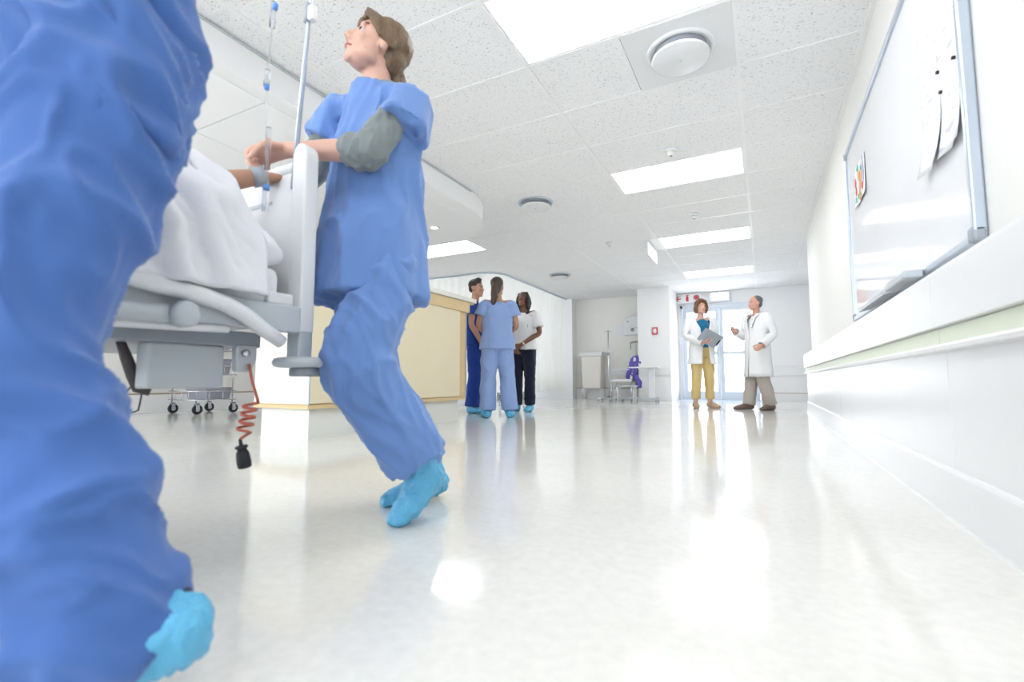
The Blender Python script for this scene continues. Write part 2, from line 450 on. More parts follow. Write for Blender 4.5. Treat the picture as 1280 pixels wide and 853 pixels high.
# ceiling: slab, hung tiles, grid bars
ce = struct('ceiling', MB().box(-8.0, 3.4, -6.0, 12.0, 2.475, 2.6), M_SOFFIT)
xs = [-7.27 - 0.13] + [-7.27 + 1.2 * k for k in range(7)] + [0.60]
xs = [-7.40, -6.07, -4.87, -3.67, -2.47, -1.27, -0.07, 0.60]
y0 = 2.63 - 0.6 * 7
ylines = [y0 + 0.6 * k for k in range(23)]
LIGHTS = {(5, 6): 1, (5, 10): 1, (5, 14): 1, (5, 18): 1, (5, 2): 1, (2, 12): 1}
VENTT = (5, 7)
tile_me = {}
def tile_mesh(wd, dp):
    k = (round(wd, 3), round(dp, 3))
    if k not in tile_me:
        e = 0.006
        tile_me[k] = MB().box(-wd / 2 + e, wd / 2 - e, -dp / 2 + e, dp / 2 - e, 0.0, 0.018).mesh('tile', 0.003)
    return tile_me[k]
LCELLS = []
for i in range(len(xs) - 1):
    for j in range(len(ylines) - 1):
        a, b, c, d = xs[i], xs[i + 1], ylines[j], ylines[j + 1]
        if (b <= -3.6 and d < 4.9): continue           # above the dropped soffit
        if (i, j) in LIGHTS: LCELLS.append((a, b, c, d)); continue
        if (i, j) == VENTT:
            link('tile', tile_mesh(0.6, d - c), M_TILE, ce, ((a + 0.3), (c + d) / 2, ZC + 0.001)); continue
        link('tile', tile_mesh(b - a, d - c), M_TILE, ce, ((a + b) / 2, (c + d) / 2, ZC + 0.001))
for i in range(2):   # alcove beyond the right wall
    for j in range(16, 22):
        c, d = ylines[j], ylines[j + 1]
        link('tile', tile_mesh(1.3, d - c), M_TILE, ce, (0.60 + 1.3 * i + 0.65, (c + d) / 2, ZC + 0.001))
for x in xs[1:-1]:
    put('grid_bar', MB().box(x - 0.012, x + 0.012, y0, 11.62, ZC - 0.003, ZC + 0.006), M_BAR, ce)
for x in (0.61, 1.90):
    put('grid_bar', MB().box(x - 0.014, x + 0.014, 7.72, 11.62, ZC - 0.003, ZC + 0.006), M_BAR, ce)
for y in ylines:
    put('grid_bar', MB().box(-7.4, 0.60 if y < 7.7 else 3.2, y - 0.009, y + 0.009, ZC - 0.002, ZC + 0.006), M_BAR, ce)

# dropped soffit above the nurses' counter, with a rounded corner
rc = [(-2.66, -6.0), (-2.66, 4.15)]
for k in range(1, 12):
    t = pi / 2 * k / 12
    rc.append((-2.66 - 0.85 * (1 - cos(t)), 4.15 + 0.87 * sin(t)))
rc += [(-3.55, 5.02), (-7.38, 5.02), (-7.38, -6.0)]
so = struct('soffit', MB().prism(rc, 2.236, 2.438, 'z'), M_SOFFIT)
so['kind'] = 'structure'
pxs = [-7.16, -5.96, -4.76, -3.56]
for i in range(3):
    for y in (-1.72, -0.52, 0.68, 1.88, 3.08):
        put('ceiling_panel', MB().box(pxs[i] + 0.004, pxs[i + 1] - 0.004, y + 0.004, y + 1.196, 2.226, 2.236), M_SOFFIT, so)
for y in (-1.72, -0.52, 0.68, 1.88, 3.08):
    put('ceiling_panel', MB().box(-3.556, -2.78, y + 0.004, y + 1.196, 2.226, 2.236), M_SOFFIT, so) if y < 3 else put('ceiling_panel', MB().box(-3.556, -2.86, y + 0.004, y + 1.1, 2.226, 2.236), M_SOFFIT, so)
put('shadow_trim', MB().box(-2.662, -2.652, -6.0, 4.15, 2.418, 2.430), M_GREYP, so)

# ceiling lights: one thing per panel
wh = {(5, 6): 'largest-looking lit ceiling panel, beside the square vent tile'}
LLAB = ['recessed lit ceiling panel next to the round-faced vent tile',
        'recessed lit ceiling panel between the ceiling knobs, past the vent tile',
        'recessed lit ceiling panel beside the hanging sign',
        'recessed lit ceiling panel before the double doors',
        'recessed lit ceiling panel on the near side of the vent tile panel',
        'recessed lit ceiling panel just past the rounded soffit corner']
def ll(a, c):
    if abs(a + 1.27) < .01:
        return {2: LLAB[0], 4: LLAB[1], 6: LLAB[2], 9: LLAB[3]}.get(int(c), LLAB[4])
    return {True: LLAB[5]}.get(abs(a + 4.87) < .01, 'recessed lit ceiling panel in the curtained bay')
for (a, b, c, d) in LCELLS:
    t = thing('ceiling_light', ll(a, c), 'ceiling light', ((a + b) / 2, (c + d) / 2, ZC), 'recessed ceiling light panels')
    put('diffuser', MB().box(a + 0.03, b - 0.03, c + 0.025, d - 0.025, ZC + 0.004, ZC + 0.012), M_LIGHT, t)
    m = MB()
    m.box(a + 0.008, a + 0.03, c + 0.008, d - 0.008, ZC, ZC + 0.02).box(b - 0.03, b - 0.008, c + 0.008, d - 0.008, ZC, ZC + 0.02)
    m.box(a + 0.03, b - 0.03, c + 0.008, c + 0.025, ZC, ZC + 0.02).box(a + 0.03, b - 0.03, d - 0.025, d - 0.008, ZC, ZC + 0.02)
    put('frame', m, M_BAR, t)

# round air vents
def vent(x, y, r, label, plate=None):
    t = thing('ceiling_vent', label, 'ceiling vent', (x, y, ZC), 'round ceiling vents')
    if plate: put('plate', MB().box(plate[0], plate[1], plate[2], plate[3], ZC - 0.004, ZC + 0.008), M_WHITEP, t, 0.002)
    put('ring', MB().lathe([(r * 1.12, ZC + 0.002), (r * 1.12, ZC - 0.006), (r * 1.02, ZC - 0.016), (r * 0.93, ZC - 0.008), (r * 0.90, ZC + 0.004)], (x, y, 0), n=40), M_WHITEP if plate else M_ALU, t)
    put('throat', MB().lathe([(r * 0.88, ZC + 0.004), (r * 0.86, ZC - 0.010), (r * 0.80, ZC - 0.026)], (x, y, 0), n=40), M_GREYD, t)
    d = put('disc', MB().lathe([(r * 0.84, ZC - 0.040), (r * 0.93, ZC - 0.046), (r * 0.95, ZC - 0.055), (r * 0.90, ZC - 0.060), (0.03, ZC - 0.064)], (x, y, 0), n=40), M_WHITEP, t)
    put('screw', MB().lathe([(0.010, ZC - 0.062), (0.010, ZC - 0.067), (0.006, ZC - 0.068)], (x, y, 0), n=10), M_GREYP, d)
vent(-0.375, 2.92, 0.178, 'large round white vent disc on a square plate by the lit panel', (-0.672, -0.076, 2.631, 3.229))
vent(-2.21, 4.80, 0.18, 'round vent with a metallic rim near the rounded soffit corner')
vent(-3.36, 8.39, 0.185, 'round vent with a metallic rim above the curtain rail')

# small ceiling heads and the hanging sign
for x, y, lab, col in ((-0.64, 4.2, 'small cream smoke detector between the vent plate and a lit panel', M_CURT), (-0.67, 6.02, 'small white detector with a dark tip past the second lit panel', M_WHITEP), (-1.91, 6.7, 'small white detector near the hanging sign', M_WHITEP)):
    t = thing('smoke_detector', lab, 'smoke detector', (x, y, ZC), 'ceiling detectors')
    put('base', MB().lathe([(0.055, ZC), (0.055, ZC - 0.012), (0.045, ZC - 0.018)], (x, y, 0), n=20), M_WHITEP, t)
    put('head', MB().lathe([(0.035, ZC - 0.018), (0.032, ZC - 0.045), (0.018, ZC - 0.055)], (x, y, 0), n=20), col, t)
    put('sensor', MB().lathe([(0.012, ZC - 0.055), (0.010, ZC - 0.062)], (x, y, 0), n=10), M_GREYD, t)
t = thing('hanging_sign', 'white double-sided sign hung from the ceiling grid', 'sign', (-1.39, 7.1, ZC - 0.2))
put('plate', MB().box(-1.40, -1.38, 6.8, 7.45, 2.215, 2.405), M_SIGNW, t, 0.004)
for y in (6.9, 7.35):
    put('hanger', MB().tube([(-1.39, y, 2.405), (-1.39, y, 2.44)], 0.004, 6), M_CHROME, t)
put('pictogram', MB().box(-1.378, -1.376, 6.9, 7.02, 2.26, 2.36).box(-1.378, -1.376, 7.08, 7.36, 2.30, 2.325), mat('pale_sage_print', (0.55, 0.66, 0.60), 0.5), t)
sd = thing('downlight', 'small recessed downlight in the soffit underside', 'downlight', (-3.6, 4.4, 2.236))
p = atz(543, 285, 2.226)
sd.location = tuple(p)
put('rim', MB().lathe([(0.06, 2.236), (0.06, 2.222), (0.045, 2.222), (0.042, 2.232)], (p[0], p[1], 0), n=24), M_WHITEP, sd)
put('lamp', MB().lathe([(0.041, 2.230), (0.041, 2.226)], (p[0], p[1], 0), n=24), M_LIGHT, sd)

# double glass doors
do = struct('door_1', MB().box(dx0, dx0 + 0.05, DY - 0.02, DY + 0.16, 0, 2.16).box(dx1 - 0.05, dx1, DY - 0.02, DY + 0.16, 0, 2.16).box(dx0, dx1, DY - 0.02, DY + 0.16, 2.09, 2.16), M_FRAMEW)
for a, b in ((dx0 + 0.055, (dx0 + dx1) / 2 - 0.004), ((dx0 + dx1) / 2 + 0.004, dx1 - 0.055)):
    y = DY + 0.03
    m = MB().box(a, a + 0.075, y, y + 0.05, 0.012, 2.085).box(b - 0.075, b, y, y + 0.05, 0.012, 2.085)
    m.box(a + 0.075, b - 0.075, y, y + 0.05, 0.012, 0.20).box(a + 0.075, b - 0.075, y, y + 0.05, 2.0, 2.085).box(a + 0.075, b - 0.075, y, y + 0.05, 1.02, 1.09)
    lf = put('door_leaf', m, M_FRAMEW, do)
    put('pane', MB().box(a + 0.075, b - 0.075, y + 0.02, y + 0.028, 0.20, 1.02), M_GLASS, lf)
    put('pane', MB().box(a + 0.075, b - 0.075, y + 0.02, y + 0.028, 1.09, 2.0), M_GLASS, lf)
    hx = b - 0.035 if a < -1 else a + 0.035
    put('door_handle', MB().tube([(hx, y - 0.005, 0.98), (hx, y - 0.05, 0.99), (hx, y - 0.05, 1.18), (hx, y - 0.005, 1.19)], 0.010, 8), M_ALU, lf)
put('meeting_strip', MB().box((dx0 + dx1) / 2 - 0.018, (dx0 + dx1) / 2 + 0.018, DY + 0.012, DY + 0.03, 0.012, 2.12), M_ALU, do)
put('threshold', MB().box(dx0, dx1, DY - 0.06, DY + 0.18, 0, 0.012), M_ALU, do)
put('door_mat', MB().box(-1.95, 0.15, DY - 0.36, DY - 0.06, 0, 0.006), mat('grey_blue_mat', (0.55, 0.66, 0.80), 0.9, 0.08, 40), do)

# signs by the doors
t = thing('fire_equipment_sign', 'white sign with red arrow, extinguisher and hose reel symbols', 'sign', (-1.48, DY - 0.09, 2.2))
sy = DY - 0.09
put('plate', MB().box(-1.78, -1.18, sy, sy + 0.012, 2.21, 2.425), M_SIGNW, t)
def flat(pts, d): return MB().prism(pts, sy - d, sy, 'y')
put('arrow', flat([(-1.745, 2.315), (-1.685, 2.375), (-1.665, 2.375), (-1.695, 2.327), (-1.625, 2.327), (-1.625, 2.303), (-1.695, 2.303), (-1.665, 2.255), (-1.685, 2.255)], 0.003), M_RED, t)
put('extinguisher', flat([(-1.515, 2.25), (-1.46, 2.25), (-1.46, 2.345), (-1.472, 2.362), (-1.472, 2.385), (-1.44, 2.37), (-1.436, 2.38), (-1.472, 2.398), (-1.52, 2.392), (-1.52, 2.384), (-1.503, 2.384), (-1.503, 2.362), (-1.515, 2.345)], 0.003), M_RED, t)
put('hose_reel', MB().lathe([(0.066, 0), (0.066, -0.003)], (-1.29, sy, 2.325), 'y', 28), M_REDP, t)
put('reel_hub', MB().lathe([(0.022, -0.003), (0.022, -0.005)], (-1.29, sy, 2.325), 'y', 16), M_RED, t)
for x in (-1.70, -1.26): put('hanger', MB().box(x - 0.004, x + 0.004, sy + 0.002, sy + 0.010, 2.425, 2.44), M_CHROME, t)
t = thing('exit_light', 'blank glowing white sign box above the double doors', 'sign', (-0.8, DY - 0.05, 2.2))
put('housing', MB().box(-1.04, -0.57, DY - 0.055, DY, 2.19, 2.43), M_FRAMEW, t, 0.004)
put('face', MB().box(-0.98, -0.63, DY - 0.06, DY - 0.054, 2.235, 2.395), M_EXITLIT, t)
t = thing('fire_call_point', 'small red-framed call point on the white pillar', 'call point', (-2.03, 10.48, 1.43))
m = MB(); a, b, c, d = -2.085, -1.975, 1.425, 1.575
m.box(a, b, 10.475, 10.5, d - 0.02, d).box(a, b, 10.475, 10.5, c, c + 0.02).box(a, a + 0.02, 10.475, 10.5, c + 0.02, d - 0.02).box(b - 0.02, b, 10.475, 10.5, c + 0.02, d - 0.02)
put('frame', m, M_RED, t); put('plate', MB().box(a + 0.02, b - 0.02, 10.482, 10.5, c + 0.02, d - 0.02), M_SIGNW, t)

# whiteboard with sheets and trays
BX = 0.60
t = thing('whiteboard', 'wall-mounted whiteboard with a silver frame above the guard rail', 'whiteboard', (BX, 2.95, 0.85))
b0, b1, c0, c1 = 1.86, 4.04, 0.85, 2.05
put('panel', MB().box(BX - 0.020, BX - 0.001, b0 + 0.02, b1 - 0.02, c0 + 0.02, c1 - 0.02), M_BOARD, t)
for nm, bb in (('frame_rail', (b0 + 0.03, b1 - 0.03, c0, c0 + 0.028)), ('frame_rail', (b0 + 0.03, b1 - 0.03, c1 - 0.028, c1)), ('frame_rail', (b0, b0 + 0.028, c0 + 0.03, c1 - 0.03)), ('frame_rail', (b1 - 0.016, b1, c0 + 0.03, c1 - 0.03))):
    put(nm, MB().box(BX - 0.034, BX - 0.001, *bb), M_ALU, t, 0.006)
for yy, zz in ((b0, c0), (b1, c0), (b0, c1), (b1, c1)):
    y0_, z0_ = (yy, zz)
    m = MB().box(BX - 0.037, BX - 0.0005, min(yy, yy + (0.05 if yy == b0 else -0.03)), max(yy, yy + (0.05 if yy == b0 else -0.03)), min(zz, zz + (0.05 if zz == c0 else -0.05)), max(zz, zz + (0.05 if zz == c0 else -0.05)))
    put('corner_cap', m, M_GREYD, t, 0.010)
for a, b, m_, lab in ((2.75, 3.42, M_GREYP, 'long grey pen tray clipped under the whiteboard'),):
    o = single('pen_tray', MB().prism([(BX - 0.036, 0.852), (BX - 0.095, 0.838), (BX - 0.097, 0.855), (BX - 0.092, 0.855), (BX - 0.088, 0.846), (BX - 0.036, 0.866)], a, b), m_, lab, 'tray', (BX - 0.07, (a + b) / 2, 0.85))
o = single('board_eraser', MB().box(BX - 0.10, BX - 0.037, 2.36, 2.70, 0.842, 0.872), M_GREYP, 'pale grey board eraser bar clipped at the whiteboard edge', 'eraser', (BX - 0.07, 2.53, 0.842), bevel=0.006)
def print_paper(name, seed):
    m = bpy.data.materials.new(name); m.use_nodes = True; nt = m.node_tree; b = nt.nodes['Principled BSDF']
    tc = nt.nodes.new('ShaderNodeTexCoord')
    mp = nt.nodes.new('ShaderNodeMapping'); mp.inputs['Scale'].default_value = (1, 9, 46); mp.inputs['Location'].default_value = (seed, seed, seed)
    nt.links.new(tc.outputs['Object'], mp.inputs[0])
    n = nt.nodes.new('ShaderNodeTexNoise'); n.inputs['Scale'].default_value = 1.5; n.inputs['Detail'].default_value = 1
    nt.links.new(mp.outputs[0], n.inputs['Vector'])
    cr = nt.nodes.new('ShaderNodeValToRGB'); e = cr.color_ramp.elements
    e[0].position = 0.62; e[0].color = (0.84, 0.84, 0.87, 1); e[1].position = 0.68; e[1].color = (0.62, 0.62, 0.68, 1)
    nt.links.new(n.outputs['Fac'], cr.inputs[0]); nt.links.new(cr.outputs[0], b.inputs['Base Color']); b.inputs['Roughness'].default_value = 0.7
    return m
def sheet(ya, yb, za, zb, curl, m_, name, label, cat, grp=None):
    mb = MB(); ny, nz = 10, 14
    for i in range(nz + 1):
        v = i / nz
        for k in range(ny + 1):
            u = k / ny
            off = curl * (max(0, 0.35 - v) / 0.35) ** 2 * (0.4 + 0.6 * abs(u - 0.5) * 2) + 0.002 * sin(u * 9 + v * 4)
            mb.v.append((BX - 0.0235 - abs(off), ya + (yb - ya) * u, za + (zb - za) * v))
    mb.f = [(i * (ny + 1) + k, i * (ny + 1) + k + 1, (i + 1) * (ny + 1) + k + 1, (i + 1) * (ny + 1) + k) for i in range(nz) for k in range(ny)]
    mb.smooth = [True] * len(mb.f)
    o = single(name, mb, m_, label, cat, (BX - 0.024, (ya + yb) / 2, za), grp)
    s_ = o.modifiers.new('thick', 'SOLIDIFY'); s_.thickness = 0.0007
    return o
sheet(1.90, 2.09, 1.195, 1.80, 0.02, print_paper('printed_sheet_a', 1.0), 'paper_sheet', 'printed paper sheet on the whiteboard next to its silver frame edge', 'paper')
sheet(2.08, 2.29, 1.20, 1.83, 0.03, print_paper('printed_sheet_b', 5.0), 'paper_sheet', 'printed paper sheet pinned on the whiteboard, farther from the frame edge', 'paper')
for y, z, lab in ((2.075, 1.50, 'round dark magnet holding the two printed sheets'), (1.925, 1.46, 'small dark magnet on the outer edge of a printed sheet'), (2.06, 1.42, 'tiny dark magnet below the magnet joining the sheets')):
    single('magnet', MB().lathe([(0.006, 0), (0.006, -0.007), (0.005, -0.008)], (BX - 0.0265, y, z), 'x', 14), M_BLACK, lab, 'magnet', (BX - 0.03, y, z), 'whiteboard magnets')
kd = sheet(3.40, 3.76, 1.55, 1.80, 0.008, M_PAPER, 'drawing', 'small colourful painting stuck on the whiteboard', 'drawing')
cols = {'red_paint': (0.75, 0.08, 0.08), 'orange_paint': (0.85, 0.42, 0.10), 'teal_paint': (0.05, 0.50, 0.38), 'lilac_paint': (0.50, 0.42, 0.70)}
def dab(m_, y, z, ry, rz):
    pts = [(y + ry * cos(a) * (1 + .2 * sin(3 * a + y * 40)), z + rz * sin(a) * (1 + .2 * cos(2 * a + z * 50))) for a in [2 * pi * k / 14 for k in range(14)]]
    put('paint_dab', MB().prism(pts, BX - 0.0275, BX - 0.0285, 'x'), mat(m_, cols[m_], 0.6, 0.15, 30), kd)
for q in (('red_paint', 3.70, 1.71, .022, .03), ('red_paint', 3.68, 1.65, .02, .03), ('red_paint', 3.48, 1.62, .025, .03), ('orange_paint', 3.58, 1.72, .03, .035), ('orange_paint', 3.56, 1.65, .025, .04), ('orange_paint', 3.50, 1.69, .02, .03), ('orange_paint', 3.57, 1.59, .03, .03), ('teal_paint', 3.61, 1.775, .03, .018), ('teal_paint', 3.69, 1.59, .03, .025), ('teal_paint', 3.50, 1.74, .02, .018), ('teal_paint', 3.62, 1.60, .018, .02), ('lilac_paint', 3.44, 1.70, .012, .06), ('lilac_paint', 3.45, 1.78, .02, .012)):
    dab(*q)

# nurses' counter
t = thing('reception_counter', 'maple and cream reception counter with an off-white top and pale plinth', 'counter', (-3.3, 3.5, 0))
x0, x1, ya, yb = -3.62, -2.985, 2.46, 4.58
put('plinth', MB().box(x0 + 0.05, x1 - 0.04, ya + 0.045, yb - 0.10, 0, 0.235), M_PLINTH, t)
put('body', MB().box(x0, x1 - 0.012, ya + 0.012, yb, 0.255, 1.33), M_WOOD, t)
put('bottom_rail', MB().box(x0, x1, ya, yb, 0.228, 0.256), M_WOOD, t, 0.002)
put('front_panel', MB().box(x1 - 0.012, x1 + 0.004, ya + 0.012, yb - 0.13, 0.268, 1.215), M_CREAM, t, 0.003)
put('end_panel', MB().box(x0 + 0.015, x1 - 0.004, ya - 0.002, ya + 0.012, 0.262, 1.30), mat('pale_cream_laminate', (0.80, 0.76, 0.65), 0.35, 0.02), t, 0.003)
put('corner_strip', MB().box(x1 - 0.010, x1 + 0.006, ya + 0.0, ya + 0.011, 0.258, 1.33), M_ALU, t)
put('end_strip', MB().box(x1 - 0.012, x1 + 0.002, yb, yb + 0.006, 0.258, 1.215), M_ALU, t)
put('top_band', MB().box(x0 + 0.0, x1 + 0.018, ya - 0.005, yb + 0.045, 1.215, 1.335), M_WOOD, t, 0.003)
put('worktop', MB().box(x0 - 0.03, x1 + 0.045, ya - 0.03, yb + 0.15, 1.335, 1.385), M_TOPW, t, 0.006)
put('under_worktop', MB().box(x0 - 0.0, x1 + 0.02, yb + 0.045, yb + 0.13, 1.318, 1.335), M_WOOD, t)

# curtain rail and curtain
rail = [(-7.38, 7.46), (-5.2, 7.46), (-4.62, 7.46)]
for k in range(1, 8):
    a = pi / 2 * k / 8
    rail.append((-4.62 + 0.40 * sin(a), 7.46 + 0.40 * (1 - cos(a))))
rail += [(-4.22, 7.86), (-4.22, 9.2), (-4.22, 10.95)]
single('curtain_rail', MB().tube([(x, y, ZC - 0.022) for x, y in rail], 0.016, 8), M_ALU, 'curved curtain rail under the ceiling around the bay', 'curtain rail', (-4.4, 7.6, ZC - 0.03))
def resample(poly, step):
    out = []; d = 0
    for (a, b) in zip(poly[:-1], poly[1:]):
        L = math.dist(a, b); n = max(1, int(L / step))
        for k in range(n): out.append((a[0] + (b[0] - a[0]) * k / n, a[1] + (b[1] - a[1]) * k / n))
    out.append(poly[-1]); return out
path = resample(rail[:-1] + [(-4.22, 10.68)], 0.02)
mb = MB(); nz = 8; L = 0; n = len(path)
for i, (x, y) in enumerate(path):
    a = path[max(i - 1, 0)]; b = path[min(i + 1, n - 1)]
    tx, ty = b[0] - a[0], b[1] - a[1]; l = math.hypot(tx, ty); nx, ny = ty / l, -tx / l
    if i: L += math.dist(path[i], path[i - 1])
    for k in range(nz + 1):
        v = k / nz; amp = 0.006 + 0.010 * v
        o = amp * sin(L * 2 * pi / 0.17 + 0.8 * sin(L * 3.1)) + 0.006 * sin(L * 23 + v * 2)
        mb.v.append((x + nx * o, y + ny * o, 2.395 - (2.395 - 0.225) * v))
mb.f = [(i * (nz + 1) + k, (i + 1) * (nz + 1) + k, (i + 1) * (nz + 1) + k + 1, i * (nz + 1) + k + 1) for i in range(n - 1) for k in range(nz)]
mb.smooth = [True] * len(mb.f)
cu = single('curtain', mb, M_CURT2, 'ivory pleated cubicle curtain hanging from the curved rail', 'curtain', (-4.4, 7.6, 0.225))

# ================================================================== THE BED
BN, BF, HY = -1.20, -2.10, 0.951      # near side, far side, inner face of the headboard
bed = thing('hospital_bed', 'white hospital bed on castors being pushed along by nurses in blue', 'bed', (-1.65, 0.0, 0.0))
# headboard: end posts, panel, top bar
for x in (BN - 0.03, BF + 0.03):
    pr = [(-0.03, 0.58), (0.03, 0.58), (0.03, 1.12)] + [(0.03 * cos(a), 1.12 + 0.046 * sin(a)) for a in [pi * k / 10 for k in range(1, 10)]] + [(-0.03, 1.12)]
    put('headboard_post', MB().prism([(x + u, v) for u, v in pr], HY, HY + 0.05), M_GREYP if False else M_WHITEP, bed, 0.006)
hp = put('headboard_panel', MB().box(BF + 0.06, BN - 0.06, HY + 0.008, HY + 0.042, 0.62, 1.085), M_WHITEP, bed, 0.008)
put('slot', MB().box(BF + 0.25, BN - 0.16, HY + 0.005, HY + 0.009, 0.995, 1.005), M_GREYP, hp)
put('headboard_bar', MB().tube([(BF + 0.03, HY + 0.025, 1.10), (BN - 0.03, HY + 0.025, 1.10)], 0.022, 14), M_WHITEP, bed)
# footboard out of view behind the lens
put('footboard', MB().box(BF, BN, -1.15, -1.10, 0.52, 1.0), M_WHITEP, bed, 0.01)
# frame
put('side_frame', MB().box(BN - 0.03, BN + 0.005, -1.10, HY + 0.0, 0.578, 0.655), M_GREYP, bed, 0.004)
put('side_frame', MB().box(BF - 0.005, BF + 0.03, -1.10, HY + 0.0, 0.578, 0.655), M_GREYP, bed, 0.004)
put('mattress_deck', MB().box(BF + 0.03, BN - 0.03, -1.08, HY - 0.01, 0.60, 0.645), M_GREYP, bed)
put('cross_frame', MB().box(BF + 0.08, BN - 0.10, 0.30, 0.90, 0.535, 0.578), M_GREYD, bed, 0.004)
put('latch_box', MB().box(BN - 0.075, BN - 0.01, HY - 0.10, HY - 0.015, 0.655, 0.690), M_WHITEP, bed, 0.006)
# folded side rail: a tube that bends down at the head end
rp = [atx(x, y, BN + 0.028) for x, y in ((60, 312), (110, 328), (146, 341), (200, 356), (247, 368), (280, 379), (305, 393), (328, 411), (352, 428))]
sr = put('side_rail', MB().tube(rp, [0.021] * 7 + [0.020, 0.018], 14), M_WHITEP, bed)
rp2 = [atx(x, y, BN + 0.02) for x, y in ((60, 372), (130, 384), (190, 391), (228, 393))]
put('lower_rail', MB().tube(rp2, 0.022, 14), M_GREYP, sr)
put('rail_pivot', MB().lathe([(0.030, -0.012), (0.030, 0.014), (0.022, 0.020)], tuple(atx(230, 393, BN + 0.045)), 'x', 24), M_GREYP, sr)
put('lower_tray', MB().tube([atx(x, y, BN + 0.01) for x, y in ((60, 398), (140, 403), (215, 408), (285, 412))], 0.009, 8), M_WHITEP, bed)
# box under the head end
b0_, b1_ = atx(188, 428, -1.32), atx(279, 487, -1.32)
put('control_box', MB().box(-1.385, -1.32, b0_[1], b1_[1], 0.420, 0.535), M_GREYP, bed, 0.006)
put('bracket', MB().prism([(atx(296, 430, -1.30)[1], 0.545), (atx(322, 430, -1.30)[1], 0.545), (atx(322, 430, -1.30)[1], 0.50), (atx(314, 460, -1.30)[1], 0.465), (atx(296, 460, -1.30)[1], 0.465)], -1.325, -1.300, 'x'), M_GREYP, bed, 0.004)
put('bracket_bolt', MB().lathe([(0.010, 0), (0.010, 0.012), (0.006, 0.014)], (-1.300, atx(306, 443, -1.30)[1], 0.516), 'x', 14), M_CHROME, bed)
# corner bumper wheel under each headboard post
for x in (BN - 0.03, BF + 0.03):
    put('bumper_arm', MB().box(x - 0.028, x + 0.028, HY + 0.002, HY + 0.048, 0.50, 0.585), M_GREYP, bed, 0.004)
    put('bumper_wheel', MB().lathe([(0.070, 0.478), (0.082, 0.482), (0.088, 0.493), (0.082, 0.504), (0.070, 0.508)], (x + 0.01, HY + 0.035, 0), n=36), M_GREYP, bed)
    put('bumper_roller', MB().lathe([(0.042, 0.452), (0.046, 0.456), (0.046, 0.474), (0.042, 0.478)], (x + 0.02, HY + 0.035, 0), n=28), M_GREYD, bed)
# lifting column, base and castors (further down the bed)
put('lift_column', MB().box(-1.80, -1.50, -0.55, -0.05, 0.20, 0.60), M_GREYP, bed, 0.01)
put('base_frame', MB().box(-2.02, -1.95, -1.0, 0.2, 0.16, 0.22).box(-1.35, -1.28, -1.0, 0.2, 0.16, 0.22).box(-1.95, -1.35, -0.95, -0.88, 0.16, 0.22).box(-1.95, -1.35, 0.08, 0.15, 0.16, 0.22).box(-1.95, -1.35, -0.5, -0.1, 0.17, 0.21), M_GREYP, bed, 0.004)
for x in (-1.985, -1.315):
    for y in (-0.92, 0.12):
        c = put('castor', MB().lathe([(0.060, -0.015), (0.066, -0.012), (0.066, 0.012), (0.060, 0.015)], (x, y, 0.066), 'x', 24), M_BLACK, bed)
        put('fork', MB().box(x - 0.028, x - 0.018, y - 0.02, y + 0.02, 0.06, 0.16).box(x + 0.018, x + 0.028, y - 0.02, y + 0.02, 0.06, 0.16).box(x - 0.028, x + 0.028, y - 0.025, y + 0.025, 0.14, 0.16), M_CHROME, c)
# mains lead: coiled red cord with a black plug
a = atx(311, 455, -1.29)
pts = [a, atx(316, 480, -1.285), atx(322, 500, -1.28)]
c0_ = atx(314, 503, -1.28); c1_ = atx(305, 540, -1.28)
for k in range(41):
    u = k / 40; an = u * 2 * pi * 4
    p = c0_ * (1 - u) + c1_ * u
    pts.append(p + RGT * 0.019 * cos(an) + FH * 0.016 * sin(an))
pts.append(atx(300, 549, -1.28))
cord = single('power_cord', MB().tube(pts, 0.0042, 7), mat('coral_red_cord', (0.62, 0.17, 0.11), 0.5, 0.05), 'coiled red mains cord dangling from the hospital bed', 'cord', tuple(pts[-1]))
p0, p1 = atx(300, 549, -1.28), atx(306, 584, -1.28)
def mix(u): return p0 * (1 - u) + p1 * u
put('plug', MB().tube([mix(0), mix(.22), mix(.25), mix(.32), mix(.36), mix(.5), mix(.8), mix(1.0)], [0.004, 0.005, 0.016, 0.016, 0.011, 0.0165, 0.0185, 0.0175], 12), M_BLACK, cord)
# cables looped under the bed
p = [atx(x, y, -1.45) for x, y in ((176, 468), (160, 488), (153, 503), (157, 513), (166, 516), (173, 513), (175, 504), (178, 488), (190, 470))]
single('cable_loop', MB().tube(p, 0.0022, 6), M_BLACK, 'thin black cable loop hanging under the bed box', 'cable', tuple(p[4]))
p = [atx(x, y, -1.40) for x, y in ((150, 425), (158, 448), (166, 470), (172, 486), (182, 490), (188, 478), (184, 458), (180, 436))]
single('cable_bundle', MB().tube(p, [0.010, 0.014, 0.015, 0.013, 0.012, 0.011, 0.010, 0.009], 8), mat('dark_cable_jacket', (0.09, 0.075, 0.075), 0.5, 0.2, 30), 'dark bundle of cables sagging behind the bed box', 'cable', tuple(p[3]))

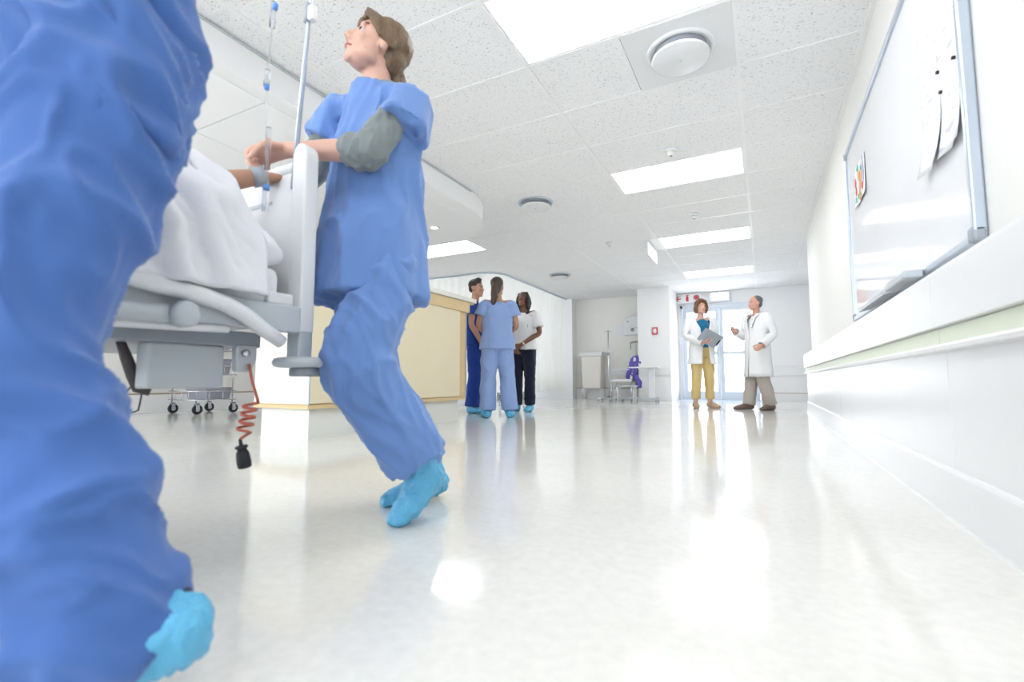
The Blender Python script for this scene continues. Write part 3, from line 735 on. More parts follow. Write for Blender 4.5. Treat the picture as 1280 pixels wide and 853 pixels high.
# mattress, pillow, quilt
single('mattress', MB().box(BF + 0.03, BN - 0.02, -1.06, HY - 0.05, 0.645, 0.765), M_SHEET, 'white-sheeted mattress on the hospital bed', 'mattress', (-1.65, 0, 0.645), bevel=0.03)
pb = Blob()
pb.loft([(-1.86, 0.80, 0.865), (-1.70, 0.79, 0.875), (-1.5, 0.785, 0.872), (-1.34, 0.80, 0.845), (-1.225, 0.83, 0.795)], [(0.07, 0.05), (0.13, 0.085), (0.13, 0.09), (0.125, 0.08), (0.10, 0.045)], (0, 0.97, -0.10))
pme = pb.mesh('pillow', 0.012, 6, origin=(-1.55, 0.8, 0.76), disp=folds(0.008, (7, 9, 6), 0.003, seed=3))
tag(link('pillow', pme, M_SHEET, None, (-1.55, 0.8, 0.76)), 'plump white pillow against the bed headboard', 'pillow')
# quilt: height field that rises over the patient and falls over the near side of the mattress
def quilt():
    nx, ny = 100, 170; mb = MB(); N = noise.noise; YE = 0.815
    for j in range(ny + 1):
        Y = -1.04 + (YE + 1.04) * j / ny
        head = min(1, max(0, (YE - Y) / 0.20)); head = 1 - (1 - head) ** 2.2
        for i in range(nx + 1):
            s = i / nx * 1.30                  # arc length over the top then down the near side
            bend = 0.93
            w0 = 0.05 * N(Vector((s * 4, Y * 4, 8.0)))
            r1 = max(0, 1 - 2.2 * abs(N(Vector(((s + w0) * 2.2 + Y * 4.0, Y * 7.0 - (s + w0) * 5.0, 4.0))))) ** 2
            r2 = max(0, 1 - 2.2 * abs(N(Vector((s * 5.0 + Y * 9.0 + 3, Y * 15.0 - s * 10.0, 7.0))))) ** 2
            edge = min(1, (YE - Y) / 0.06)
            wob = (0.030 * (r1 - 0.3) + 0.012 * (r2 - 0.3)) * edge + 0.016 * N(Vector((s * 3.0 + 2, Y * 5.0, 1.0)))
            if s < bend:
                X = BF + 0.02 + s * (0.86 / bend)
                hump = 0.225 * math.exp(-(((X + 1.42) / 0.30) ** 4)) * (0.35 + 0.65 * head)
                knee = 0.05 * math.exp(-((Y - 0.55) / 0.35) ** 2)
                Z = 0.772 + hump + knee * head * math.exp(-(((X + 1.42) / 0.28) ** 2)) + wob
            else:
                q = (s - bend) / (1.30 - bend)
                X0 = BF + 0.02 + 0.86
                X = X0 + 0.045 * sin(min(1, q * 1.6) * pi / 2) + wob * min(1, q * 4) * 0.9
                Zt = 0.772 + 0.225 * math.exp(-(((X0 + 1.42) / 0.30) ** 4)) * (0.35 + 0.65 * head)
                Z = Zt + wob * max(0, 1 - q * 4) - (Zt - 0.665) * q ** 1.15
            mb.v.append((X, Y, Z))
    mb.f = [(j * (nx + 1) + i, j * (nx + 1) + i + 1, (j + 1) * (nx + 1) + i + 1, (j + 1) * (nx + 1) + i) for j in range(ny) for i in range(nx)]
    mb.smooth = [True] * len(mb.f)
    o = single('quilt', mb, M_SHEET, 'rumpled white quilt over the patient in the hospital bed', 'quilt', (-1.5, 0, 0.76))
    s_ = o.modifiers.new('thick', 'SOLIDIFY'); s_.thickness = 0.02; s_.offset = -1
quilt()

# drip pole fixed to the headboard, with bag and line
pb_, pt_ = pd(372, 172, 1.435), pd(388.5, -5, 1.435)
top = pb_ + (pt_ - pb_) * 2.05
t = thing('drip_pole', 'thin steel drip pole clamped to the headboard', 'drip pole', tuple(pb_))
put('pole', MB().tube([pb_ - (pt_ - pb_) * 0.35, pt_, top], 0.0075, 10), M_ALU, t)
cl = pd(386, 18, 1.435)
put('clamp', MB().tube([pd(385, 5, 1.432), pd(384, 28, 1.432)], 0.011, 10), M_GREYD, t)
put('clamp_grip', MB().box(cl[0] + 0.006, cl[0] + 0.028, cl[1] - 0.012, cl[1] + 0.012, cl[2] - 0.03, cl[2] + 0.02), M_WHITEP, t, 0.006)
hk = top + np.array((0, 0, -0.01)); he = hk - RGT * 0.16 + np.array((0, 0, 0.02))
put('hook', MB().tube([hk, hk - RGT * 0.06, he, he - RGT * 0.012 - np.array((0, 0, 0.03)), he + RGT * 0.004 - np.array((0, 0, 0.045))], 0.004, 8), M_CHROME, t)
bt = he - np.array((0, 0, 0.045))
M_CLEAR = mat('clear_soft_plastic', (0.92, 0.94, 0.97), 0.12, 0.01, trans=0.95, ior=1.05)
bgo = thing('drip_bag', 'clear fluid bag hanging from the drip pole hook', 'drip bag', tuple(bt - np.array((0, 0, 0.25))))
bb = Blob(); bb.loft([bt - np.array((0, 0, 0.02)), bt - np.array((0, 0, 0.09)), bt - np.array((0, 0, 0.18)), bt - np.array((0, 0, 0.235))], [(0.045, 0.006), (0.055, 0.018), (0.055, 0.022), (0.03, 0.012)], RGT)
link('bag', bb.mesh('bag', 0.006, 3, origin=tuple(bgo.location)), M_CLEAR, bgo)
M_BLUEP = mat('blue_clip_plastic', (0.10, 0.28, 0.70), 0.35, 0.05)
ln = [bt - np.array((0, 0, 0.235)), pd(343, 2, 1.36), pd(338, 60, 1.35), pd(334, 108, 1.345), pd(333, 150, 1.34), pd(334, 225, 1.335), pd(333, 262, 1.335)]
lo = single('drip_line', MB().tube(ln, 0.0028, 8), M_CLEAR, 'clear drip line with blue clips running past the hand', 'drip line', tuple(ln[-1]))
for (xa, ya_, xb, yb_, r, m_) in ((343, 3, 340, 34, 0.008, M_CLEAR), (345, 5, 343, 12, 0.0075, M_BLUEP), (335, 88, 333, 108, 0.008, M_CLEAR), (334, 106, 333, 112, 0.007, M_BLUEP), (336, 160, 334, 212, 0.0075, M_CLEAR), (333, 232, 333, 238, 0.0085, M_BLUEP), (332, 238, 331, 264, 0.0085, M_CLEAR)):
    put('drip_clip' if m_ is M_BLUEP else 'drip_chamber', MB().tube([pd(xa, ya_, 1.338), pd(xb, yb_, 1.338)], r, 12), m_, lo)

# ================================================================== WIRE TROLLEY BY THE LEFT WALL
tx0, tx1, ty0, ty1 = -7.12, -6.50, 3.62, 4.16
t = thing('wire_trolley', 'chrome wire trolley with castors by the wall behind the counter end', 'trolley', (-6.8, 3.9, 0))
for x in (tx0 + 0.03, tx1 - 0.03):
    for y in (ty0 + 0.03, ty1 - 0.03):
        put('post', MB().tube([(x, y, 0.13), (x, y, 1.08)], 0.010, 8), M_CHROME, t)
        c = put('castor', MB().lathe([(0.045, -0.014), (0.062, -0.013), (0.064, -0.006), (0.064, 0.006), (0.062, 0.013), (0.045, 0.014)], (x, y + 0.02, 0.064), 'x', 22), M_BLACK, t)
        put('hub', MB().lathe([(0.028, -0.017), (0.028, 0.017)], (x, y + 0.02, 0.064), 'x', 14), M_GREYP, c)
        put('fork', MB().box(x - 0.026, x - 0.019, y - 0.01, y + 0.035, 0.055, 0.14).box(x + 0.019, x + 0.026, y - 0.01, y + 0.035, 0.055, 0.14).box(x - 0.026, x + 0.026, y - 0.02, y + 0.035, 0.13, 0.145), M_CHROME, c)
for z in (0.185, 0.52, 0.85):
    m = MB()
    for z2 in (z, z + 0.115):
        m.tube([(tx0, ty0, z2), (tx1, ty0, z2), (tx1, ty1, z2), (tx0, ty1, z2), (tx0, ty0, z2)], 0.0055, 6)
    for k in range(1, 8):
        x = tx0 + (tx1 - tx0) * k / 8
        m.tube([(x, ty0, z), (x, ty1, z)], 0.0035, 5)
    for x in (tx0 + 0.15, (tx0 + tx1) / 2, tx1 - 0.15): m.tube([(x, ty0, z), (x, ty0, z + 0.115)], 0.004, 5)
    for y in (ty0 + 0.18, ty1 - 0.18): m.tube([(tx1, y, z), (tx1, y, z + 0.115)], 0.004, 5)
    put('wire_shelf', m, M_CHROME, t)
def bin_(x0, x1, y0, y1, z, h, label):
    o = thing('storage_bin', label, 'bin', ((x0 + x1) / 2, (y0 + y1) / 2, z), 'bins on the wire trolley')
    i = 0.012; e = 0.02
    vs = [(x0 + e, y0 + e, z), (x1 - e, y0 + e, z), (x1 - e, y1 - e, z), (x0 + e, y1 - e, z), (x0, y0, z + h), (x1, y0, z + h), (x1, y1, z + h), (x0, y1, z + h),
          (x0 + i, y0 + i, z + h), (x1 - i, y0 + i, z + h), (x1 - i, y1 - i, z + h), (x0 + i, y1 - i, z + h), (x0 + e + i, y0 + e + i, z + 0.01), (x1 - e - i, y0 + e + i, z + 0.01), (x1 - e - i, y1 - e - i, z + 0.01), (x0 + e + i, y1 - e - i, z + 0.01)]
    fs = [(0, 3, 2, 1), (0, 1, 5, 4), (1, 2, 6, 5), (2, 3, 7, 6), (3, 0, 4, 7), (4, 5, 9, 8), (5, 6, 10, 9), (6, 7, 11, 10), (7, 4, 8, 11), (8, 9, 13, 12), (9, 10, 14, 13), (10, 11, 15, 14), (11, 8, 12, 15), (12, 13, 14, 15)]
    put('body', MB().add(vs, fs), M_BIN, o)
    put('rim', MB().tube([(x0, y0, z + h), (x1, y0, z + h), (x1, y1, z + h), (x0, y1, z + h), (x0, y0, z + h)], 0.006, 6), M_BIN, o)
bin_(-7.02, -6.53, 3.78, 4.12, 0.192, 0.15, 'shallow grey bin on the bottom shelf of the wire trolley')
bin_(-6.88, -6.53, 3.70, 4.10, 0.527, 0.20, 'deep grey bin on the middle shelf of the wire trolley')
bin_(-7.0, -6.55, 3.72, 4.10, 0.857, 0.18, 'grey bin on the top shelf of the wire trolley')

# ================================================================== FAR END
# drip stand
t = thing('drip_stand', 'chrome drip stand beside the white chair', 'drip stand', (-3.03, 10.4, 0))
put('pole', MB().tube([(-3.03, 10.4, 0.06), (-3.03, 10.4, 1.55)], 0.014, 8), M_CHROME, t)
for k in range(5):
    a = 2 * pi * k / 5
    put('foot', MB().tube([(-3.03, 10.4, 0.08), (-3.03 + 0.26 * cos(a), 10.4 + 0.26 * sin(a), 0.05)], 0.011, 6), M_CHROME, t)
    put('castor', MB().lathe([(0.02, -0.01), (0.02, 0.01)], (-3.03 + 0.26 * cos(a), 10.4 + 0.26 * sin(a), 0.02), 'x', 12), M_GREYD, t)
put('hook', MB().tube([(-3.12, 10.4, 1.50), (-3.10, 10.4, 1.53), (-3.03, 10.4, 1.54), (-2.96, 10.4, 1.53), (-2.94, 10.4, 1.50)], 0.005, 6), M_CHROME, t)
put('clamp', MB().box(-3.06, -3.0, 10.37, 10.43, 1.0, 1.06), M_GREYD, t, 0.005)
# pump / monitor hung on wall by the chair
t = thing('wall_gauge', 'small steel suction fitting on the wall above the chair', 'wall fitting', (-2.55, 11.28, 1.25))
put('bar', MB().tube([(-2.75, 11.27, 1.33), (-2.62, 11.25, 1.35), (-2.48, 11.27, 1.31)], 0.016, 8), M_GREYD, t)
for x in (-2.75, -2.48): put('drop_tube', MB().tube([(x, 11.27, 1.33), (x, 11.27, 1.17)], 0.010, 8), M_GREYD, t)
put('jar', MB().lathe([(0.035, 0.86), (0.04, 0.90), (0.04, 0.98), (0.03, 1.0)], (-2.62, 11.25, 0), n=14), M_BLACK, t)
put('hose', MB().tube([(-2.62, 11.25, 1.34), (-2.62, 11.25, 1.0)], 0.006, 6), M_GREYP, t)
# chair with a purple cloth
def box_chair(cx, cy):
    t = thing('visitor_chair', 'white upholstered chair with a purple garment over its back', 'chair', (cx, cy, 0))
    put('seat', MB().box(cx - 0.26, cx + 0.24, cy - 0.25, cy + 0.25, 0.40, 0.47), M_WHITEP, t, 0.02)
    put('backrest', MB().prism([(cx + 0.18, 0.46), (cx + 0.24, 0.46), (cx + 0.33, 0.93), (cx + 0.28, 0.95)], cy - 0.25, cy + 0.25), M_WHITEP, t, 0.012)
    for x in (cx - 0.23, cx + 0.21):
        for y in (cy - 0.22, cy + 0.22):
            put('leg', MB().tube([(x, y, 0.41), (x, y, 0.0)], 0.015, 8), M_CHROME, t)
    for y in (cy - 0.235, cy + 0.235):
        put('armrest', MB().tube([(cx - 0.22, y, 0.45), (cx - 0.20, y, 0.66), (cx + 0.0, y, 0.68), (cx + 0.27, y, 0.68)], 0.014, 8), M_WHITEP, t)
box_chair(-2.78, 10.75)
M_PURP = fabric('violet_cloth', (0.17, 0.13, 0.50), 0.15)
gb = Blob()
gx, gy = -2.52, 10.52
gb.loft([(gx - 0.06, gy + .05, 0.48), (gx - 0.02, gy + 0.02, 0.66), (gx + 0.02, gy + 0.02, 0.82), (gx + 0.05, gy + 0.06, 0.95)], [(0.13, 0.045), (0.11, 0.05), (0.10, 0.05), (0.08, 0.04)], (1, 0, 0), round0=0.2)
gb.loft([(gx + 0.04, gy + 0.05, 0.93), (gx + 0.11, gy + 0.02, 0.93), (gx + 0.13, gy + 0.02, 0.82)], [0.045, 0.05, 0.05])
gb.loft([(gx + 0.06, gy, 0.52), (gx + 0.12, gy - 0.02, 0.42), (gx + 0.12, gy - 0.02, 0.30)], [0.06, 0.055, 0.05])
tag(link('garment', gb.mesh('garment', 0.012, 3, origin=(gx, gy, 0.45), disp=folds(0.02, (14, 14, 5), 0.008, seed=8)), M_PURP, None, (gx, gy, 0.45)), 'crumpled purple garment draped over the white chair', 'garment')
# overbed table
t = thing('overbed_table', 'white overbed table on a castor base before the pillar', 'table', (-2.3, 10.2, 0))
put('table_top', MB().box(-2.50, -1.90, 10.0, 10.34, 0.70, 0.725), M_WHITEP, t, 0.006)
put('column', MB().box(-2.12, -2.00, 10.14, 10.22, 0.09, 0.70), M_WHITEP, t, 0.006)
put('base_bar', MB().box(-2.74, -1.94, 10.05, 10.09, 0.055, 0.095), M_GREYP, t, 0.004)
put('base_bar', MB().box(-2.74, -1.94, 10.27, 10.31, 0.055, 0.095), M_GREYP, t, 0.004)
put('cross_bar', MB().box(-2.12, -2.00, 10.09, 10.27, 0.055, 0.095), M_WHITEP, t)
for x in (-2.70, -1.96):
    for y in (10.07, 10.29):
        put('castor', MB().lathe([(0.026, -0.012), (0.026, 0.012)], (x, y, 0.027), 'x', 14), M_GREYD, t)
t = thing('step_stool', 'low white two-rail stool under the overbed table', 'stool', (-2.5, 10.6, 0))
put('top', MB().box(-2.70, -2.30, 9.72, 9.98, 0.31, 0.34), M_WHITEP, t, 0.005)
put('edge_strip', MB().box(-2.70, -2.30, 9.712, 9.72, 0.31, 0.34), M_GREYP, t)
for x in (-2.66, -2.34):
    for y in (9.75, 9.95): put('leg', MB().tube([(x, y, 0.31), (x, y, 0)], 0.012, 8), M_WHITEP, t)
# linen hamper
t = thing('linen_hamper', 'pale beige linen hamper with a white lid against the recessed wall', 'hamper', (-3.62, 11.1, 0))
put('bag', MB().prism([(-3.83, 0.25), (-3.40, 0.25), (-3.37, 1.02), (-3.86, 1.02)], 10.95, 11.22), mat('beige_canvas', (0.82, 0.79, 0.72), 0.8, 0.05), t, 0.02)
put('lid', MB().box(-3.89, -3.34, 10.93, 11.25, 1.02, 1.11), M_WHITEP, t, 0.01)
for x in (-3.84, -3.39):
    for y in (10.97, 11.20): put('leg', MB().tube([(x, y, 0.30), (x, y, 0.0)], 0.012, 8), M_CHROME, t)
# notices and dispenser
single('wall_notice', MB().box(-3.11, -2.86, 11.288, 11.2995, 1.50, 1.80), M_PAPER, 'white notice sheet on the recessed wall beside the dispenser', 'notice', (-2.98, 11.295, 1.5))
t = thing('towel_dispenser', 'white wall dispenser with a dark round lock by the pillar', 'dispenser', (-2.66, 11.2, 1.5))
pr = [(-2.86, 1.50), (-2.42, 1.50), (-2.42, 1.93)] + [(-2.52 - 0.10 * sin(a) - 0.14 * (a / (pi / 2)), 1.93 + 0.03 * cos(a)) for a in [pi / 2 * k / 5 for k in range(6)]] + [(-2.84, 1.86), (-2.86, 1.80)]
put('cover', MB().prism(pr, 11.12, 11.30), M_WHITEP, t, 0.01)
put('lock', MB().lathe([(0.042, 0), (0.042, -0.012), (0.034, -0.016)], (-2.66, 11.12, 1.62), 'y', 20), M_GREYD, t)
put('window_slot', MB().box(-2.80, -2.74, 11.112, 11.12, 1.80, 1.825), M_GREYD, t)
put('lever', MB().box(-2.62, -2.54, 11.108, 11.12, 1.655, 1.67), M_GREYP, t)
# trolley behind the curtain: only its castors show below the hem
t = thing('stretcher', 'low stretcher behind the ivory curtain, its castors showing beneath', 'stretcher', (-5.45, 9.9, 0))
put('deck', MB().box(-5.95, -5.05, 8.9, 10.6, 0.55, 0.60), M_GREYP, t, 0.01)
put('pad', MB().box(-5.9, -5.1, 8.95, 10.55, 0.60, 0.70), M_SHEET, t, 0.03)
for x in (-5.85, -5.15):
    for y in (9.3, 10.45):
        put('leg', MB().tube([(x, y, 0.55), (x, y, 0.11)], 0.02, 8), M_CHROME, t)
        c = put('castor', MB().lathe([(0.050, -0.018), (0.058, -0.014), (0.058, 0.014), (0.050, 0.018)], (x, y, 0.058), 'x', 20), M_GREYD, t)
        put('hub', MB().lathe([(0.03, -0.02), (0.03, 0.02)], (x, y, 0.058), 'x', 14), M_WHITEP, c)
        put('fork', MB().box(x - 0.03, x - 0.021, y - 0.02, y + 0.02, 0.05, 0.13).box(x + 0.021, x + 0.03, y - 0.02, y + 0.02, 0.05, 0.13).box(x - 0.03, x + 0.03, y - 0.02, y + 0.02, 0.12, 0.135), M_CHROME, c)

# ================================================================== PEOPLE
def nrm(a):
    a = np.array(a, float); return a / (np.linalg.norm(a) + 1e-12)
Zv = np.array((0, 0, 1.0))
def camvec(lat, dep):
    """direction given as (to the lens's right, away from the lens), on the floor plane"""
    return nrm(RGT * lat + FH * dep)
def head_frame(fwd, pitch=0.0, roll=0.0):
    f = nrm((fwd[0], fwd[1], 0)); r = np.cross(f, Zv)
    f2 = f * cos(pitch) + Zv * sin(pitch); u = np.cross(r, f2)
    r2 = r * cos(roll) + u * sin(roll); u2 = np.cross(r2, f2)
    return np.column_stack((r2, f2, u2))

def stand(loc, fwd, h, wid=1.0, **over):
    """joints of an upright figure; over gives local (right, forward, up) positions for a 1.75 m figure"""
    s = h / 1.75; f = nrm(fwd); r = np.cross(f, Zv); loc = np.array((loc[0], loc[1], 0.0))
    def P(q): return loc + (r * q[0] + f * q[1] + Zv * q[2]) * s
    L = dict(pel=(0, 0, 0.94), wst=(0, 0.0, 1.08), chs=(0, -0.005, 1.28), nkb=(0, -0.015, 1.455), hc=(0, 0.015, 1.625))
    for k, x in (('l', -1), ('r', 1)):
        L['sh_' + k] = (x * 0.178 * wid, -0.015, 1.42); L['el_' + k] = (x * 0.225 * wid, -0.035, 1.135); L['wr_' + k] = (x * 0.215 * wid, 0.035, 0.89)
        L['hip_' + k] = (x * 0.085, 0, 0.92); L['kn_' + k] = (x * 0.095, 0.015, 0.49); L['an_' + k] = (x * 0.10, -0.02, 0.075)
        L['heel_' + k] = (x * 0.10, -0.065, 0.03); L['toe_' + k] = (x * 0.13, 0.175, 0.02)
    D = dict(hd_l=(0, 0.1, -1), hd_r=(0, 0.1, -1), hn_l=(1, 0.2, 0), hn_r=(-1, 0.2, 0))
    J = {}
    for k, v in {**L, **over}.items():
        if k in D or k[:2] in ('hd', 'hn'): D[k] = v
        elif k in L: J[k] = P(v)
    for k, v in D.items(): J[k] = nrm(r * v[0] + f * v[1] + Zv * v[2])
    J['sr'] = r; J['ss'] = r; J['s'] = s; J['f'] = f
    J['Rh'] = head_frame(over.get('look', f), over.get('hp', 0.0), over.get('hr', 0.0))
    J['curl'] = over.get('curl', 0.45); J['root'] = loc
    return J

def hand(B, w, d, n, thumb, s, curl):
    d = nrm(d); n = nrm(n - d * (n @ d)); t = nrm(np.cross(d, n))
    if t @ thumb < 0: t = -t
    B.loft([w - d * 0.02 * s, w + d * 0.02 * s, w + d * 0.055 * s, w + d * 0.088 * s], [(0.026 * s, 0.019 * s), (0.031 * s, 0.018 * s), (0.040 * s, 0.016 * s), (0.039 * s, 0.0125 * s)], t, n=12, sub=3)
    for k, (o, L, r) in enumerate(((0.0295, 0.070, 0.0088), (0.0100, 0.079, 0.0090), (-0.0098, 0.073, 0.0086), (-0.0285, 0.056, 0.0078))):
        p = w + d * (0.084 - 0.006 * (k == 3)) * s + t * o * s; pts = [p]; a = 0.0
        dd = nrm(d + t * o * 1.6)
        for seg in (0.42, 0.32, 0.26):
            a += curl * (0.8 if seg == 0.42 else 1.0)
            p = p + (dd * cos(a) + n * sin(a)) * L * seg * s; pts.append(p)
        B.loft(pts, [r * s * 1.08, r * s, r * s * 0.92, r * s * 0.78], t, n=10, sub=3, round1=0.9)
    p = w + d * 0.020 * s + t * 0.024 * s + n * 0.006 * s
    q = p + (t * 0.62 + d * 0.72 + n * 0.25) * 0.040 * s
    q2 = q + (t * 0.22 + d * 0.85 + n * (0.25 + 0.5 * curl)) * 0.030 * s
    q3 = q2 + (t * -0.05 + d * 0.85 + n * (0.35 + 0.6 * curl)) * 0.024 * s
    B.loft([p, q, q2, q3], [0.0145 * s, 0.0115 * s, 0.0100 * s, 0.0082 * s], n, n=10, sub=3, round1=0.9)

def head_blob(B, hc, R, s):
    def T(p): return hc + R @ (np.array(p) * s)
    def E_(c, r): B.ell(T(c), tuple(np.array(r) * s), R)
    E_((0, -0.014, 0.036), (0.073, 0.092, 0.083))
    E_((0, 0.020, -0.020), (0.060, 0.066, 0.075))
    E_((0, 0.036, -0.070), (0.043, 0.046, 0.040))
    E_((0, 0.067, -0.096), (0.021, 0.017, 0.017))
    for x in (-1, 1):
        E_((x * 0.034, 0.058, -0.022), (0.022, 0.022, 0.022))
        E_((x * 0.040, 0.020, -0.068), (0.020, 0.034, 0.022))
        E_((x * 0.030, 0.071, 0.030), (0.022, 0.010, 0.009))
        E_((x * 0.072, -0.010, -0.008), (0.008, 0.018, 0.030))
        E_((x * 0.075, -0.016, 0.006), (0.008, 0.013, 0.017))
        E_((x * 0.010, 0.090, -0.031), (0.009, 0.010, 0.008))
        E_((x * 0.030, 0.067, 0.0195), (0.0175, 0.010, 0.0045))
        E_((x * 0.030, 0.066, 0.0005), (0.0165, 0.009, 0.004))
    B.loft([T((0, 0.076, 0.022)), T((0, 0.087, 0.0)), T((0, 0.099, -0.020)), T((0, 0.101, -0.027))], [0.0085 * s, 0.0095 * s, 0.012 * s, 0.0115 * s], R[:, 0], n=10, sub=3)
    E_((0, 0.080, -0.055), (0.022, 0.010, 0.007))
    E_((0, 0.078, -0.067), (0.019, 0.011, 0.007))

def figure(label, J, skin, voxel=0.009, headscale=1.0, name='person', eyes=True, lips=True, brow=None, hands='lr', ground=0.0, iris=None):
    s = J['s']; B = Blob(); R = J['Rh']; hs = s * headscale
    B.loft([J['pel'] - Zv * 0.06 * s, J['pel'], J['wst'], J['chs'], J['nkb'] - Zv * 0.02 * s], [(0.14 * s, 0.09 * s), (0.145 * s, 0.095 * s), (0.115 * s, 0.080 * s), (0.135 * s, 0.088 * s), (0.075 * s, 0.052 * s)], J['ss'])
    B.loft([J['sh_l'], J['chs'] * 0.35 + J['nkb'] * 0.65, J['sh_r']], [0.050 * s, 0.062 * s, 0.050 * s], J['f'])
    B.loft([J['nkb'] - Zv * 0.03 * s, J['nkb'] * 0.5 + J['hc'] * 0.5 - Zv * 0.01 * s, J['hc'] + R @ np.array((0, -0.016, -0.045)) * hs], [0.058 * s, 0.050 * s, 0.052 * s], J['ss'])
    head_blob(B, J['hc'], R, hs)
    for k in 'lr':
        sh, el, wr = J['sh_' + k], J['el_' + k], J['wr_' + k]
        B.loft([sh, sh * 0.5 + el * 0.5, el, el * 0.62 + wr * 0.38, wr], [0.050 * s, 0.044 * s, 0.037 * s, 0.037 * s, 0.0255 * s], J['f'])
        if k in hands:
            sgn = 1 if k == 'l' else -1
            hand(B, wr, J['hd_' + k], J['hn_' + k], J.get('th_' + k, J['f']), s * J.get('hsz', 1.0), J.get('curl_' + k, J['curl']))
        hp, kn, an, he, to = (J[a + k] for a in ('hip_', 'kn_', 'an_', 'heel_', 'toe_'))
        B.loft([hp, hp * 0.5 + kn * 0.5, kn, kn * 0.65 + an * 0.35, an], [0.075 * s, 0.068 * s, 0.050 * s, 0.049 * s, 0.036 * s], J['sr'])
        B.loft([he, he * 0.6 + to * 0.4 + (an - he) * 0.22, he * 0.25 + to * 0.75, to], [(0.026 * s, 0.022 * s), (0.031 * s, 0.028 * s), (0.036 * s, 0.016 * s), (0.022 * s, 0.010 * s)], J['sr'])
        B.loft([an, he * 0.75 + to * 0.25 + Zv * 0.012], [0.036 * s, 0.036 * s], J['sr'])
    me = B.mesh('body', voxel, 5 if voxel < 0.006 else 3, origin=J['root'], ground=ground)
    o = link(name, me, skin, None, tuple(J['root']))
    tag(o, label, 'person')
    def T(p): return J['hc'] + R @ (np.array(p) * hs)
    if eyes:
        for x in (-1, 1):
            b = Blob(); c = T((x * 0.0305, 0.0655, 0.010))
            m = MB(); e = Blob().ell(c, (0.0106 * hs,) * 3); put('eye', e.mb, M_EYEW, o)
            ci = T((x * 0.0305, 0.0725, 0.010)); e = Blob().ell(ci, tuple(np.array((0.0086, 0.0056, 0.0066)) * hs), R, 12, 8)
            put('iris', e.mb, iris or M_IRIS, o)
            if brow is not None:
                put('eyebrow', MB().tube([T((x * 0.014, 0.0785, 0.034)), T((x * 0.032, 0.0755, 0.0385)), T((x * 0.050, 0.058, 0.034))], [0.0028 * hs, 0.0036 * hs, 0.0018 * hs], 6), brow, o)
    if lips:
        put('lips', MB().tube([T((-0.022, 0.076, -0.0605)), T((-0.009, 0.0895, -0.057)), T((0, 0.0895, -0.0585)), T((0.009, 0.0895, -0.057)), T((0.022, 0.076, -0.0605))], [0.002 * hs, 0.005 * hs, 0.0048 * hs, 0.005 * hs, 0.002 * hs], 8).tube([T((-0.018, 0.077, -0.064)), T((0, 0.0885, -0.067)), T((0.018, 0.077, -0.064))], [0.002 * hs, 0.0052 * hs, 0.002 * hs], 8), lips if lips is not True else M_LIP, o)
    o['hs'] = 0
    del o['hs']
    return o, T, hs

def child(name, B, m, o, voxel=0.01, smooth=4, disp=None, ground=None):
    return link(name, B.mesh(name, voxel, smooth, origin=tuple(o.location), disp=disp, ground=ground), m, o)

def top_blob(J, hem, w=1.0, d=1.0, hemw=1.0, sleeve=0.55, sr=(0.078, 0.088), neck=0.085, waist=1.0, hemp=None, lower=0.05, nkfwd=0.0):
    """loose tunic; hem: drop below the pelvis"""
    s = J['s']; B = Blob(); a = J['ss']
    hp = J['pel'] - Zv * hem * s if hemp is None else hemp
    B.loft([hp, J['pel'] * 0.8 + J['wst'] * 0.2, J['wst'], J['chs'], J['nkb'] - Zv * 0.075 * s, J['nkb'] - Zv * 0.028 * s + J['f'] * nkfwd * s],
           [(0.205 * s * w * hemw, 0.145 * s * d * hemw), (0.19 * s * w, 0.135 * s * d), (0.17 * s * w * waist, 0.125 * s * d * waist), (0.180 * s * w, 0.128 * s * d), (0.145 * s * w, 0.095 * s * d), (neck * s, 0.075 * s)], a, n=24, round0=0.02, round1=0.15)
    for k in 'lr':
        sh, el = J['sh_' + k], J['el_' + k]
        inner = sh * 0.62 + (J['chs'] * 0.2 + J['nkb'] * 0.8 - Zv * 0.03 * s) * 0.38
        end = sh * (1 - sleeve) + el * sleeve
        B.loft([inner - Zv * 0.012 * s, sh - Zv * 0.014 * s, sh * 0.5 + end * 0.5, end], [(0.070 * s, 0.046 * s), (sr[0] * 0.90 * s, 0.056 * s), (sr[0] * s, sr[0] * 0.88 * s), (sr[1] * s, sr[1] * s)], J['f'], round0=0.4, round1=0.02)
    return B
def trousers_blob(J, ank=0.02, rt=0.105, rk=0.085, ra=0.085, pel=1.0):
    s = J['s']; B = Blob()
    B.loft([J['hip_l'] * 0.5 + J['hip_r'] * 0.5 - Zv * 0.07 * s, J['pel'] - Zv * 0.02 * s, J['pel'] + Zv * 0.07 * s], [(0.165 * s * pel, 0.115 * s * pel), (0.180 * s * pel, 0.128 * s * pel), (0.15 * s * pel, 0.11 * s * pel)], J['sr'])
    for k in 'lr':
        hp, kn, an = J['hip_' + k], J['kn_' + k], J['an_' + k]
        end = an + nrm(kn - an) * ank * s
        B.loft([hp + Zv * 0.0 * s, hp * 0.55 + kn * 0.45, kn, kn * 0.5 + end * 0.5, end], [rt * s, rt * 0.97 * s, rk * s, (rk + ra) / 2 * s, ra * s], J['sr'], round0=0.6, round1=0.02)
    return B
